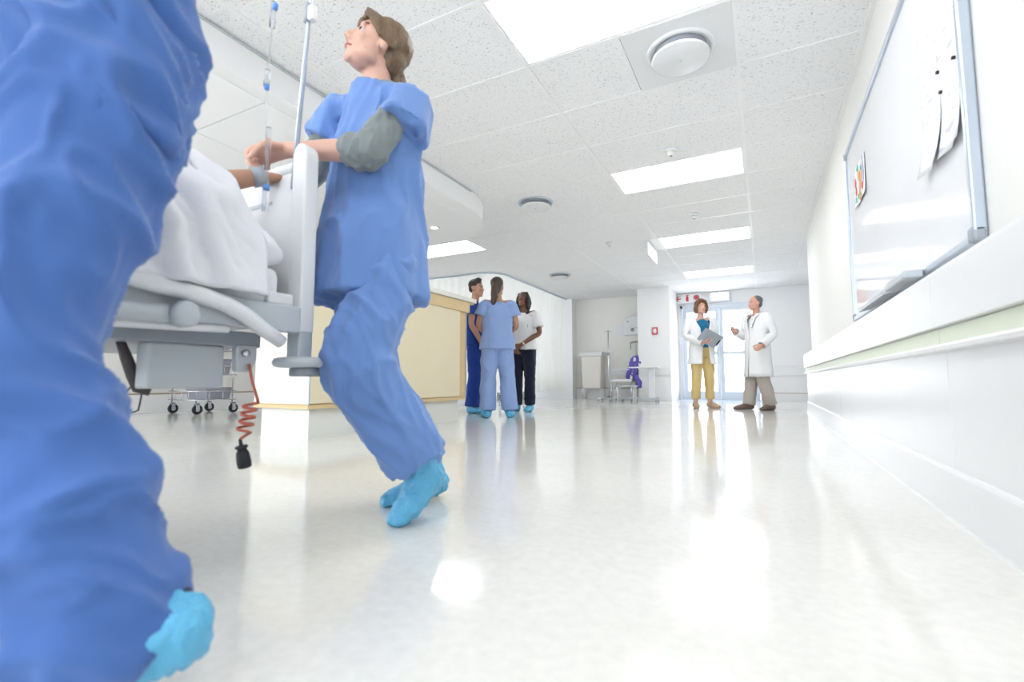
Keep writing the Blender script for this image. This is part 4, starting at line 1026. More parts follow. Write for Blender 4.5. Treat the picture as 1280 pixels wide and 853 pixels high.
def shoe_cover(J, k, o, m=None, name='shoe_cover', cuff=0.06, fat=1.0):
    s = J['s']; B = Blob(); kn, an, he, to = (J[a + k] for a in ('kn_', 'an_', 'heel_', 'toe_'))
    up = nrm(np.cross(np.cross(to - he, an - he), to - he))
    side = nrm(np.cross(to - he, up))
    def q(u, h): return he * (1 - u) + to * u + up * h * s
    B.loft([q(-0.04, 0.012), q(0.12, 0.020), q(0.40, 0.022), q(0.72, 0.012), q(1.06, 0.004)], [(0.040 * s * fat, 0.040 * s), (0.047 * s * fat, 0.050 * s), (0.050 * s * fat, 0.048 * s), (0.055 * s * fat, 0.036 * s), (0.034 * s * fat, 0.022 * s)], side, n=18)
    if cuff: B.loft([q(0.28, 0.04), an, an + nrm(kn - an) * cuff * s], [0.052 * s * fat, 0.054 * s * fat, 0.050 * s * fat], side, round1=0.1)
    return child(name, B, m or M_COVER, o, 0.0075 if s > 0.5 else 0.01, 3, folds(0.006, (34, 34, 26), 0.004, (70, 70, 60), seed=2), ground=0.001)

SK_FAIR = mat('fair_skin', (0.66, 0.40, 0.31), 0.5, 0.06, 14, sss=0.12)
SK_OLIVE = mat('olive_skin', (0.46, 0.25, 0.17), 0.5, 0.06, 14, sss=0.1)
SK_DARK = mat('deep_brown_skin', (0.17, 0.075, 0.045), 0.42, 0.08, 14, sss=0.08)
SK_PINK = mat('ruddy_skin', (0.64, 0.34, 0.25), 0.5, 0.06, 14, sss=0.12)
SK_TAN = mat('tan_skin', (0.42, 0.23, 0.15), 0.5, 0.06, 14, sss=0.1)
def hairmat(name, c1, st=(30, 30, 3), var=0.45):
    return mat(name, c1, 0.42, var, 7, stretch=st, bump=0.25, bscale=12)
H_BLACK = hairmat('black_brown_hair', (0.025, 0.020, 0.019))
H_DARK = hairmat('dark_brown_hair', (0.060, 0.036, 0.024))
H_BROWN = hairmat('chestnut_hair', (0.16, 0.075, 0.040))
H_BLOND = hairmat('light_brown_hair', (0.165, 0.105, 0.060), var=0.7)
H_GREY = hairmat('grey_hair', (0.14, 0.145, 0.15))
F_LIGHT = fabric('light_blue_scrub_cloth', (0.25, 0.36, 0.64))
F_MID = fabric('cornflower_scrub_cloth', (0.15, 0.27, 0.58))
F_DEEP = fabric('strong_blue_scrub_cloth', (0.070, 0.155, 0.42))
F_NAVY = fabric('royal_navy_scrub_cloth', (0.012, 0.045, 0.26))
F_INK = fabric('ink_navy_cloth', (0.012, 0.016, 0.036))
F_WHITE = fabric('white_uniform_cloth', (0.82, 0.83, 0.84), 0.02)
F_TEAL = fabric('teal_blouse_cloth', (0.012, 0.16, 0.30))
F_YELL = fabric('pale_mustard_cloth', (0.66, 0.50, 0.22))
F_TAUPE = fabric('taupe_cloth', (0.45, 0.40, 0.36))
F_GREY = fabric('sage_grey_knit', (0.23, 0.26, 0.26))

def cap_hair(B, T, hs, R, c=(0, -0.030, 0.054), r=(0.081, 0.094, 0.080)):
    B.ell(T(c), tuple(np.array(r) * hs), R, 20, 14)
    B.ell(T((0, -0.055, 0.005)), tuple(np.array((0.070, 0.060, 0.075)) * hs), R)

# ---------------- three staff by the counter
# light-blue nurse seen from behind
fw = camvec(-0.12, 1.0)
J = stand((-2.85, 5.07), fw, 1.70, 0.98, look=camvec(0.25, 1), hp=0.05,
          el_l=(-0.235, 0.02, 1.14), wr_l=(-0.06, 0.20, 0.98), hd_l=(0.8, 0.35, -0.2), hn_l=(0.1, -1, 0),
          el_r=(0.235, 0.02, 1.14), wr_r=(0.06, 0.22, 0.98), hd_r=(-0.8, 0.35, -0.2), hn_r=(-0.1, -1, 0),
          hip_l=(-0.09, 0, 0.92), kn_l=(-0.115, 0.01, 0.49), an_l=(-0.125, -0.02, 0.075), heel_l=(-0.125, -0.07, 0.03), toe_l=(-0.16, 0.16, 0.02),
          kn_r=(0.125, 0.01, 0.49), an_r=(0.150, -0.02, 0.075), heel_r=(0.150, -0.07, 0.03), toe_r=(0.20, 0.15, 0.02))
o, T, hs = figure('nurse in light-blue scrubs with a dark ponytail, seen from behind', J, SK_TAN, brow=H_DARK)
child('scrub_top', top_blob(J, 0.10, 1.12, 1.0, 1.02, sleeve=0.55, sr=(0.085, 0.098)), F_LIGHT, o, 0.010, 4, folds(0.007, (5, 5, 2.0), 0.002, seed=1))
child('trousers', trousers_blob(J, 0.015, 0.112, 0.098, 0.105), F_LIGHT, o, 0.010, 4, folds(0.009, (6, 6, 3), 0.004, seed=2))
for k in 'lr': shoe_cover(J, k, o)
B = Blob(); cap_hair(B, T, hs, J['Rh'])
B.ell(T((0, -0.070, -0.035)), tuple(np.array((0.050, 0.050, 0.06)) * hs), J['Rh'])
B.loft([T((0, -0.105, 0.02)), T((-0.004, -0.135, -0.05)), T((-0.012, -0.130, -0.13)), T((-0.020, -0.125, -0.20)), T((-0.028, -0.130, -0.255))], [0.036 * hs, 0.042 * hs, 0.038 * hs, 0.030 * hs, 0.010 * hs])
child('ponytail_hair', B, H_DARK, o, 0.008, 2, folds(0.005, (40, 40, 8), 0.003, (60, 60, 20)))
put('hair_tie', MB().lathe([(0.026, -0.008), (0.031, 0), (0.026, 0.008)], tuple(T((-0.004, -0.128, -0.02))), 'z', 14), M_BLACK, o)

# navy nurse, half hidden by the counter, turned to the others
J = stand((-3.50, 5.60), camvec(0.95, -0.05), 1.84, 1.0, look=camvec(0.93, -0.42), hp=0.02,
          el_r=(0.225, -0.02, 1.13), wr_r=(0.215, 0.10, 0.90), hd_r=(-0.05, 0.35, -1), hn_r=(-1, 0.1, 0))
o, T, hs = figure('nurse in navy scrubs with short dark hair, beside the counter end', J, SK_OLIVE, brow=H_BLACK)
child('scrub_top', top_blob(J, 0.07, 1.05, 1.1, 1.0, sleeve=0.58, sr=(0.082, 0.095)), F_NAVY, o, 0.010, 4, folds(0.008, (5, 5, 2.0), 0.003, seed=5))
child('trousers', trousers_blob(J, 0.015, 0.108, 0.090, 0.098), F_NAVY, o, 0.010, 4, folds(0.010, (6, 6, 3), 0.004, seed=6))
for k in 'lr': shoe_cover(J, k, o)
B = Blob(); B.ell(T((0, -0.026, 0.060)), tuple(np.array((0.081, 0.094, 0.078)) * hs), J['Rh'], 20, 14)
B.ell(T((0, -0.060, 0.015)), tuple(np.array((0.064, 0.052, 0.062)) * hs), J['Rh'])
B.ell(T((0.02, 0.030, 0.112)), tuple(np.array((0.048, 0.050, 0.030)) * hs), J['Rh'])
child('short_hair', B, H_BLACK, o, 0.008, 2, folds(0.006, (30, 30, 25), 0.004, (60, 60, 40)))

# nurse in white tunic and dark trousers
J = stand((-3.08, 6.25), camvec(-0.35, -0.95), 1.74, 0.97, look=camvec(-0.50, -0.86), hp=0.22, hr=-0.08,
          el_l=(-0.25, 0.03, 1.13), wr_l=(-0.03, 0.19, 0.955), hd_l=(0.75, 0.3, -0.75), hn_l=(0.3, -1, 0.2),
          el_r=(0.24, 0.02, 1.12), wr_r=(0.08, 0.20, 0.93), hd_r=(-0.5, 0.35, -0.8), hn_r=(-0.3, -1, 0),
          an_l=(-0.09, -0.02, 0.075), heel_l=(-0.09, -0.065, 0.03), toe_l=(-0.10, 0.175, 0.02), kn_l=(-0.10, 0.02, 0.49),
          an_r=(0.085, 0.06, 0.075), heel_r=(0.085, 0.02, 0.03), toe_r=(0.19, 0.23, 0.02))
o, T, hs = figure('smiling nurse in a white tunic and dark trousers by the curtain', J, SK_DARK, brow=H_BLACK, lips=mat('plum_lip', (0.24, 0.07, 0.06), 0.4))
child('tunic', top_blob(J, 0.05, 1.05, 1.05, 1.0, sleeve=0.72, sr=(0.080, 0.090), neck=0.08), F_WHITE, o, 0.010, 4, folds(0.006, (5, 5, 2.0), 0.002, seed=9))
child('trousers', trousers_blob(J, 0.02, 0.100, 0.080, 0.082), F_INK, o, 0.010, 4, folds(0.008, (6, 6, 4), 0.003, seed=3))
for k in 'lr': shoe_cover(J, k, o)
B = Blob(); cap_hair(B, T, hs, J['Rh'])
for x in (-1, 1):
    B.loft([T((x * 0.055, 0.01, 0.10)), T((x * 0.082, 0.0, 0.03)), T((x * 0.086, -0.005, -0.05)), T((x * 0.080, -0.008, -0.125))], [(0.030 * hs, 0.022 * hs), (0.045 * hs, 0.020 * hs), (0.048 * hs, 0.022 * hs), (0.038 * hs, 0.018 * hs)], J['Rh'][:, 1])
B.loft([T((0, -0.09, 0.06)), T((0, -0.10, -0.03)), T((0, -0.085, -0.12))], [(0.075 * hs, 0.03 * hs), (0.085 * hs, 0.03 * hs), (0.075 * hs, 0.028 * hs)], J['Rh'][:, 0])
child('bob_hair', B, H_BLACK, o, 0.008, 2, folds(0.004, (40, 40, 8), 0.002, (60, 60, 20)))
put('teeth', MB().tube([T((-0.014, 0.086, -0.0625)), T((0, 0.0935, -0.063)), T((0.014, 0.086, -0.0625))], [0.002 * hs, 0.0042 * hs, 0.002 * hs], 8), M_EYEW, o)
n0 = J['nkb']; f_ = J['f']; r_ = J['sr']; s_ = J['s']
B = Blob()
for x in (-1, 1):
    B.loft([n0 - f_ * 0.06 * s_ + Zv * 0.01 * s_, n0 + r_ * x * 0.075 * s_ + Zv * 0.005 * s_, n0 + r_ * x * 0.06 * s_ + f_ * 0.07 * s_ - Zv * 0.05 * s_], [(0.028 * s_, 0.010 * s_), (0.030 * s_, 0.012 * s_), (0.012 * s_, 0.010 * s_)], Zv)
child('collar', B, F_INK, o, 0.007, 2)
q0 = J['wr_l'] + nrm(J['el_l'] - J['wr_l']) * 0.03
put('wrist_watch', MB().tube([q0 - nrm(J['el_l'] - J['wr_l']) * 0.011, q0 + nrm(J['el_l'] - J['wr_l']) * 0.011], 0.033, 14), mat('gold_metal', (0.85, 0.68, 0.35), 0.25, 0.05, metal=0.8), o)
ps = n0 + f_ * 0.125 * s_ - r_ * 0.10 * s_ - Zv * 0.20 * s_
put('pen', MB().tube([ps, ps - Zv * 0.05], 0.004, 6), M_GREYD, o)

# ---------------- two doctors at the far end
def coat_shell(J, hem_z, gaps, a_mul=1.0, b_mul=1.0, sleeve_r=(0.075, 0.062), sl_end=1.0, flare=1.1):
    """open-fronted coat: rings with a gap at the front, plus sleeves"""
    s = J['s']; f = J['f']; r = J['sr']; mb = MB(); root = J['root']
    zs = [(hem_z, 0.185 * flare, 0.140 * flare), (0.80, 0.190, 0.140), (0.95, 0.190, 0.140), (1.08, 0.172, 0.126), (1.28, 0.184, 0.128), (1.38, 0.176, 0.112), (1.43, 0.135, 0.092), (1.462, 0.080, 0.072)]
    N = 40; RS = []
    cen0 = J['pel'] - Zv * J['pel'][2]
    M = 30
    for i in range(M + 1):
        u = i / M * (len(zs) - 1); k = min(int(u), len(zs) - 2); t = u - k
        z = zs[k][0] * (1 - t) + zs[k + 1][0] * t; a = (zs[k][1] * (1 - t) + zs[k + 1][1] * t) * a_mul; b = (zs[k][2] * (1 - t) + zs[k + 1][2] * t) * b_mul
        g = np.interp(z, [q[0] for q in gaps], [q[1] for q in gaps])
        top = min(1, max(0, (z - 1.25) / 0.2))
        for j in range(N + 1):
            th = g + (2 * pi - 2 * g) * j / N
            wv = 1 + 0.03 * sin(th * 7 + 1.3) * max(0, (1.1 - z)) / 0.5
            p = cen0 + r * sin(th) * a * s * wv + f * (cos(th) * b * wv - 0.012 * top) * s + Zv * z * s
            mb.v.append(tuple(p))
    mb.f = [(i * (N + 1) + j, i * (N + 1) + j + 1, (i + 1) * (N + 1) + j + 1, (i + 1) * (N + 1) + j) for i in range(M) for j in range(N)]
    mb.smooth = [True] * len(mb.f)
    for k in 'lr':
        sh, el, wr = J['sh_' + k], J['el_' + k], J['wr_' + k]
        e = el * (1 - sl_end) + wr * sl_end
        inn = sh * 0.75 + (J['chs'] * 0.2 + J['nkb'] * 0.8 - Zv * 0.04 * s) * 0.25
        mb.tube([inn, sh, sh * 0.5 + el * 0.5, el * 0.93 + sh * 0.07, el * 0.9 + e * 0.1, el * 0.5 + e * 0.5, e], [0.075 * s, sleeve_r[0] * s * 1.02, sleeve_r[0] * s, sleeve_r[0] * s * 0.95, sleeve_r[0] * s * 0.92, sleeve_r[1] * s, sleeve_r[1] * s], 16, cap=False)
    return mb
def coat(J, o, m, *a, **k):
    c = put('coat', coat_shell(J, *a, **k), m, o)
    c.modifiers.new('thick', 'SOLIDIFY').thickness = 0.006
    return c

# woman with clipboard
J = stand((-0.88, 8.35), camvec(0.06, -1.0), 1.76, 0.98, look=camvec(0.05, -1.0), hp=0.06,
          el_r=(0.245, -0.02, 1.15), wr_r=(0.075, 0.21, 1.03), hd_r=(-0.85, 0.3, 0.12), hn_r=(0, -0.3, 1),
          el_l=(-0.245, -0.02, 1.14), wr_l=(-0.10, 0.22, 1.05), hd_l=(0.75, 0.35, 0.35), hn_l=(0.1, -0.5, 0.8),
          kn_r=(0.105, 0.015, 0.49), an_r=(0.12, -0.02, 0.075), heel_r=(0.12, -0.065, 0.03), toe_r=(0.17, 0.155, 0.02),
          kn_l=(-0.105, 0.015, 0.49), an_l=(-0.12, -0.02, 0.075), heel_l=(-0.12, -0.065, 0.03), toe_l=(-0.18, 0.15, 0.02))
o, T, hs = figure('doctor in an open white coat holding a grey clipboard before the doors', J, SK_FAIR, brow=H_BROWN)
B = top_blob(J, -0.03, 0.90, 0.92, 0.92, sleeve=0.2, sr=(0.06, 0.06), neck=0.07, lower=0.1)
child('blouse', B, F_TEAL, o, 0.010, 3, folds(0.005, (6, 6, 2.5), 0.002, seed=4))
child('trousers', trousers_blob(J, 0.075, 0.100, 0.080, 0.070), F_YELL, o, 0.010, 4, folds(0.006, (6, 6, 2), 0.002, seed=7))
coat(J, o, F_WHITE, 0.70, [(0.7, 0.32), (1.0, 0.22), (1.28, 0.36), (1.46, 0.85)], 1.12, 1.12)
for k in 'lr': shoe_cover(J, k, o, mat('tan_leather', (0.50, 0.36, 0.25), 0.45, 0.05), 'flat_shoe', 0, 0.85)
B = Blob(); cap_hair(B, T, hs, J['Rh'], (0, -0.025, 0.058), (0.086, 0.098, 0.082))
for x in (-1, 1):
    B.loft([T((x * 0.045, 0.045, 0.105)), T((x * 0.078, 0.030, 0.045)), T((x * 0.090, 0.0, -0.025)), T((x * 0.080, -0.008, -0.09))], [(0.028 * hs, 0.022 * hs), (0.034 * hs, 0.022 * hs), (0.044 * hs, 0.026 * hs), (0.036 * hs, 0.022 * hs)], J['Rh'][:, 1])
B.loft([T((0.05, 0.055, 0.115)), T((0.0, 0.078, 0.105)), T((-0.05, 0.055, 0.095))], [0.024 * hs, 0.022 * hs, 0.018 * hs], J['Rh'][:, 2])
B.ell(T((0, -0.07, -0.02)), tuple(np.array((0.075, 0.05, 0.075)) * hs), J['Rh'])
child('bob_hair', B, H_BROWN, o, 0.008, 2, folds(0.005, (40, 40, 10), 0.003, (60, 60, 20)))
q0 = J['wr_l'] + nrm(J['el_l'] - J['wr_l']) * 0.02; dq = nrm(J['el_l'] - J['wr_l'])
put('wrist_watch', MB().tube([q0 - dq * 0.015, q0 + dq * 0.015], 0.034, 14), M_BLACK, o)
# clipboard: a plate held in both hands
cbx = J['root'] + (J['sr'] * -0.015 + J['f'] * 0.27 + Zv * 1.10) * J['s']
u_ = nrm(-J['sr'] * 0.86 - Zv * 0.42 - J['f'] * 0.1); v_ = nrm(np.cross(u_, nrm(J['f'] * 0.75 - Zv * 0.55))); n_ = nrm(np.cross(u_, v_))
if v_[2] < 0: v_ = -v_
def plate(c, hu, hv, th): return [c + u_ * a * hu + v_ * b * hv + n_ * d * th for d in (-1, 1) for b in (-1, 1) for a in (-1, 1)]
PF = [(0, 2, 3, 1), (4, 5, 7, 6), (0, 1, 5, 4), (2, 6, 7, 3), (0, 4, 6, 2), (1, 3, 7, 5)]
cb = thing('clipboard', 'grey clipboard held by the doctor with brown hair', 'clipboard', tuple(cbx))
put('board', MB().add(plate(cbx, 0.165, 0.115, 0.005), PF), mat('grey_clipboard', (0.36, 0.40, 0.46), 0.4, 0.05), cb)
put('clip', MB().add(plate(cbx + u_ * 0.15, 0.012, 0.045, 0.010), PF), M_BLACK, cb)

# man in profile
J = stand((-0.07, 8.18), camvec(-0.97, -0.24), 1.74, 1.05, look=camvec(-1.0, -0.10), hp=0.0,
          el_r=(0.23, 0.03, 1.13), wr_r=(0.16, 0.25, 1.20), hd_r=(0.0, 0.8, 0.5), hn_r=(-1, 0, 0.2),
          el_l=(-0.24, -0.07, 1.13), wr_l=(-0.235, 0.12, 0.96), hd_l=(0.2, 0.8, -0.6), hn_l=(1, 0, -0.2),
          kn_l=(-0.10, 0.01, 0.49), an_l=(-0.11, -0.09, 0.075), heel_l=(-0.11, -0.14, 0.03), toe_l=(-0.17, 0.11, 0.02),
          kn_r=(0.10, 0.04, 0.49), an_r=(0.11, 0.10, 0.075), heel_r=(0.11, 0.05, 0.03), toe_r=(0.15, 0.31, 0.02), curl=0.9)
o, T, hs = figure('grey-haired doctor in a long white coat with a stethoscope, in profile', J, SK_PINK, brow=H_GREY)
child('shirt', top_blob(J, -0.05, 0.88, 0.88, 0.9, sleeve=0.2, sr=(0.055, 0.055), neck=0.072), F_WHITE, o, 0.011, 3)
child('trousers', trousers_blob(J, 0.0, 0.112, 0.094, 0.092), F_TAUPE, o, 0.010, 4, folds(0.008, (6, 6, 3), 0.003, seed=11))
coat(J, o, F_WHITE, 0.50, [(0.4, 0.06), (0.9, 0.004), (1.2, 0.004), (1.30, 0.12), (1.46, 0.6)], 1.12, 1.18, (0.078, 0.064))
for k in 'lr': shoe_cover(J, k, o, mat('brown_suede', (0.16, 0.11, 0.085), 0.7, 0.1), 'shoe', 0.01, 1.0)
B = Blob(); B.ell(T((0, -0.034, 0.050)), tuple(np.array((0.080, 0.089, 0.076)) * hs), J['Rh'], 20, 14)
B.ell(T((0, -0.062, 0.0)), tuple(np.array((0.064, 0.050, 0.068)) * hs), J['Rh'])
child('short_hair', B, H_GREY, o, 0.008, 2, folds(0.004, (40, 40, 25), 0.003, (60, 60, 40)))
n0 = J['nkb']; f_ = J['f']; r_ = J['sr']; s_ = J['s']
B = Blob(); B.loft([n0 + f_ * 0.085 * s_ - Zv * 0.055, n0 + r_ * 0.085 * s_ + Zv * 0.005, n0 - f_ * 0.075 * s_ + Zv * 0.025, n0 - r_ * 0.085 * s_ + Zv * 0.005, n0 + f_ * 0.085 * s_ - Zv * 0.055], [(0.020, 0.010)] * 5, Zv)
child('coat_collar', B, F_WHITE, o, 0.007, 2)
pts = [n0 + f_ * 0.135 * s_ + r_ * 0.05 * s_ - Zv * 0.22, n0 + f_ * 0.13 * s_ + r_ * 0.08 * s_ - Zv * 0.10, n0 + r_ * 0.115 * s_ + Zv * 0.015, n0 - f_ * 0.105 * s_ + Zv * 0.045, n0 - r_ * 0.115 * s_ + Zv * 0.015, n0 + f_ * 0.120 * s_ - r_ * 0.115 * s_ - Zv * 0.06, n0 + f_ * 0.170 * s_ - r_ * 0.085 * s_ - Zv * 0.20]
st = single('stethoscope', MB().tube(pts, 0.009, 8), M_GREYD, 'dark stethoscope hung around the neck of the grey-haired doctor', 'stethoscope', tuple(pts[0]))
put('chest_piece', MB().lathe([(0.018, -0.006), (0.020, 0), (0.018, 0.006)], tuple(pts[-1]), 'y', 14), M_CHROME, st)

# ---------------- nurse walking behind the headboard
J = {}
J['root'] = np.array((*pd(500, 640, 1.60)[:2], 0.0))
J['s'] = 0.955
J['sr'] = nrm(-RGT * 0.80 + FH * 0.60); J['ss'] = nrm(-RGT * 0.84 + FH * 0.54)      # towards her right hand
J['f'] = nrm(np.cross(Zv, J['ss']))
J.update(pel=pd(468, 318, 1.66), wst=pd(470, 262, 1.66), chs=pd(470, 185, 1.64), nkb=pd(472, 112, 1.62), hc=pd(469, 62, 1.59))
J.update(sh_l=pd(512, 128, 1.56), el_l=pd(456, 188, 1.46), wr_l=pd(358, 188, 1.53), sh_r=pd(425, 142, 1.72), el_r=pd(390, 215, 1.76), wr_r=pd(350, 232, 1.70))
J.update(hip_l=pd(492, 335, 1.58), kn_l=pd(447, 452, 1.46), an_l=pd(527, 588, 1.56), heel_l=pd(545, 600, 1.60), toe_l=pd(497, 652, 1.50))
J.update(hip_r=pd(446, 338, 1.72), kn_r=pd(468, 468, 1.70), an_r=pd(538, 592, 1.83), heel_r=pd(551, 608, 1.85), toe_r=pd(484, 628, 1.735))
J['hd_l'] = nrm(-RGT * 0.90 - FH * 0.25 - Zv * 0.30); J['hn_l'] = nrm(-FH * 0.35 - Zv * 0.95); J['th_l'] = -FH
J['hd_r'] = nrm(-RGT * 0.25 - Zv); J['hn_r'] = nrm(-FH); J['th_r'] = RGT
J['curl'] = 0.75; J['curl_l'] = 1.0; J['hsz'] = 1.16
J['Rh'] = head_frame(camvec(-0.80, -0.62), 0.34, 0.05)
o, T, hs = figure('nurse in blue scrubs with a ponytail pushing the bed by its headboard', J, SK_FAIR, voxel=0.0050, brow=H_DARK)
R = J['Rh']
def fine_folds(): return folds(0.012, (9, 9, 2.4), 0.004, (22, 22, 9), seed=4)
# grey undershirt with pushed-up sleeves
B = Blob(); s = J['s']
B.loft([J['wst'], J['chs'], J['nkb'] - Zv * 0.05, J['nkb'] - Zv * 0.022 + J['f'] * 0.015], [(0.11, 0.07), (0.115, 0.075), (0.095, 0.058), (0.073, 0.066)], J['ss'])
e = J['el_l'] * 0.88 + J['wr_l'] * 0.12
B.loft([J['sh_l'] * 0.8 + J['nkb'] * 0.2, J['sh_l'], J['sh_l'] * 0.5 + J['el_l'] * 0.5, J['el_l'] + RGT * 0.012 - Zv * 0.004, e, e * 0.86 + J['wr_l'] * 0.14], [0.040, 0.044, 0.055, 0.056, 0.053, 0.046], J['f'], round1=0.05)
e = J['el_r'] * 0.8 + J['wr_r'] * 0.2
B.loft([J['sh_r'] * 0.8 + J['nkb'] * 0.2, J['sh_r'], J['sh_r'] * 0.5 + J['el_r'] * 0.5, J['el_r'], e], [0.040, 0.044, 0.055, 0.054, 0.048], J['f'], round1=0.05)
child('undershirt', B, F_GREY, o, 0.007, 2, folds(0.007, (26, 26, 8), 0.004, (60, 60, 18), seed=6))
# loose scrub top
B = Blob()
hem = pd(463, 378, 1.63)
B.loft([hem, pd(465, 325, 1.64), pd(468, 255, 1.655), pd(469, 190, 1.64), pd(470, 145, 1.63), pd(473, 112, 1.622)],
       [(0.205, 0.185), (0.196, 0.168), (0.186, 0.138), (0.172, 0.125), (0.140, 0.092), (0.085, 0.072)], J['ss'], n=28, round0=0.02, round1=0.1)
for k, en in (('l', pd(503, 162, 1.52)), ('r', pd(410, 178, 1.74))):
    sh = J['sh_' + k]
    B.loft([sh * 0.45 + (J['nkb'] - Zv * 0.04) * 0.55, sh - Zv * 0.012, en], [(0.068, 0.036), (0.082, 0.058), (0.094, 0.088)], J['f'], round1=0.02)
child('scrub_top', B, F_MID, o, 0.0085, 4, folds(0.017, (9, 9, 1.6), 0.003, (18, 18, 6), seed=3))
# trousers
B = Blob()
B.loft([pd(468, 365, 1.65), pd(468, 330, 1.66), pd(468, 300, 1.66)], [(0.165, 0.120), (0.170, 0.125), (0.15, 0.11)], J['sr'])
for k, rs in (('l', (0.095, 0.102, 0.106, 0.104, 0.106)), ('r', (0.108, 0.102, 0.096, 0.088, 0.086))):
    hp, kn, an = J['hip_' + k], J['kn_' + k], J['an_' + k]
    en = an + nrm(kn - an) * (0.035 if k == 'l' else 0.04)
    B.loft([hp, hp * 0.5 + kn * 0.5, kn, kn * 0.5 + en * 0.5, en], rs, J['sr'], round0=0.6, round1=0.02)
child('trousers', B, F_MID, o, 0.0085, 4, folds(0.016, (9, 9, 4.0), 0.004, (20, 20, 12), seed=13, shear=(0.4, 0.3)))
for k in 'lr': shoe_cover(J, k, o, cuff=0.075, fat=1.05)
# hair: swept back with a fringe, low ponytail
B = Blob(); B.ell(T((0, -0.032, 0.052)), tuple(np.array((0.084, 0.0955, 0.083)) * hs), R, 24, 16)
B.ell(T((0, -0.062, 0.000)), tuple(np.array((0.068, 0.056, 0.072)) * hs), R)
for x in (-1, 1):
    B.loft([T((x * 0.004, 0.030, 0.118)), T((x * 0.034, 0.062, 0.088)), T((x * 0.062, 0.044, 0.050)), T((x * 0.074, 0.006, 0.018)), T((x * 0.076, -0.040, 0.005))], [(0.020 * hs, 0.010 * hs), (0.024 * hs, 0.010 * hs), (0.022 * hs, 0.010 * hs), (0.020 * hs, 0.010 * hs), (0.02 * hs, 0.012 * hs)], R[:, 1])
    B.loft([T((x * 0.002, 0.040, 0.113)), T((x * 0.020, 0.072, 0.086)), T((x * 0.030, 0.078, 0.060))], [(0.018 * hs, 0.010 * hs), (0.018 * hs, 0.009 * hs), (0.012 * hs, 0.006 * hs)], R[:, 0])
B.loft([T((0, -0.085, -0.02)), T((0.005, -0.118, -0.055)), T((0.008, -0.128, -0.095)), T((0.006, -0.118, -0.145)), T((0.006, -0.110, -0.175))], [0.030 * hs, 0.036 * hs, 0.040 * hs, 0.032 * hs, 0.010 * hs])
child('ponytail_hair', B, H_BLOND, o, 0.0055, 2, folds(0.0035, (60, 60, 12), 0.002, (110, 110, 30)))
put('hair_tie', MB().lathe([(0.028, -0.008), (0.033, 0), (0.028, 0.008)], tuple(T((0.004, -0.112, -0.045))), 'z', 16), M_BLACK, o)
put('earring', Blob().ell(T((-0.080, -0.006, -0.036)), (0.003, 0.003, 0.003)).mb, M_CHROME, o)

# ---------------- nurse close by, striding past
J = {}
J['root'] = np.array((*pd(110, 853, 0.65)[:2], 0.0)); J['s'] = 0.95
J['f'] = np.array((0.10, -1.0, 0)); J['f'] = nrm(J['f']); J['sr'] = J['ss'] = nrm(np.cross(J['f'], Zv))
pel = pd(106, 62, 0.725)
J.update(pel=pel, wst=pel + Zv * 0.14 + J['f'] * 0.01, chs=pel + Zv * 0.34 + J['f'] * 0.02, nkb=pel + Zv * 0.515 + J['f'] * 0.03, hc=pel + Zv * 0.685 + J['f'] * 0.06)
r = J['sr']; f = J['f']
J.update(sh_l=pel - r * 0.18 + Zv * 0.48 + f * 0.02, sh_r=pel + r * 0.18 + Zv * 0.48 + f * 0.02)
J.update(el_l=J['sh_l'] - r * 0.04 - Zv * 0.27 + f * 0.05, el_r=J['sh_r'] + r * 0.05 - Zv * 0.26 + f * 0.06)
J.update(wr_l=J['el_l'] + r * 0.02 - Zv * 0.13 + f * 0.20, wr_r=J['el_r'] + r * 0.08 - Zv * 0.08 + f * 0.22)
J['hd_l'] = nrm(f - Zv * 0.4); J['hn_l'] = r; J['hd_r'] = nrm(f - Zv * 0.2); J['hn_r'] = -r; J['curl'] = 0.6
J.update(hip_l=pel - r * 0.085 - Zv * 0.02, hip_r=pel + r * 0.085 - Zv * 0.02)
J.update(kn_l=pd(16, 440, 0.625), an_l=pd(140, 785, 0.625), heel_l=pd(236, 802, 0.64))
J['toe_l'] = J['heel_l'] + np.array((0, 0, -J['heel_l'][2] + 0.015)) + nrm(pd(20, 853, 0.57) - pd(205, 853, 0.64)) * 0.21
J['kn_r'] = J['hip_r'] + f * 0.22 - Zv * 0.36 ; J['an_r'] = np.array((*(J['kn_r'] + f * 0.13)[:2], 0.085))
J['heel_r'] = np.array((*(J['an_r'] - f * 0.05)[:2], 0.03)); J['toe_r'] = np.array((*(J['an_r'] + f * 0.19)[:2], 0.025))
J['Rh'] = head_frame(f, 0.0)
o, T, hs = figure('nurse in strong blue scrubs striding close past the bed side', J, SK_FAIR, voxel=0.009, brow=H_DARK)
B = Blob()
B.loft([pd(90, 188, 0.70), pd(98, 110, 0.71), pel + Zv * 0.02, J['wst'], J['chs'], J['nkb'] - Zv * 0.07, J['nkb'] - Zv * 0.025], [(0.155, 0.125), (0.165, 0.135), (0.176, 0.145), (0.175, 0.138), (0.19, 0.135), (0.15, 0.10), (0.085, 0.075)], J['ss'], n=28, round0=0.02, round1=0.1)
for k in 'lr':
    sh, el = J['sh_' + k], J['el_' + k]; B.loft([sh * 0.6 + J['nkb'] * 0.4 - Zv * 0.03, sh, sh * 0.45 + el * 0.55], [0.066, 0.078, 0.09], f, round1=0.02)
child('scrub_top', B, F_DEEP, o, 0.0085, 5, folds(0.020, (7, 7, 3.0), 0.003, (14, 14, 8), seed=21, shear=(0.7, 0.5)))
B = Blob()
B.loft([pel - Zv * 0.13, pel - Zv * 0.05, pel + Zv * 0.05], [(0.165, 0.120), (0.175, 0.128), (0.15, 0.115)], J['sr'])
hp, kn, an = J['hip_l'], J['kn_l'], J['an_l']
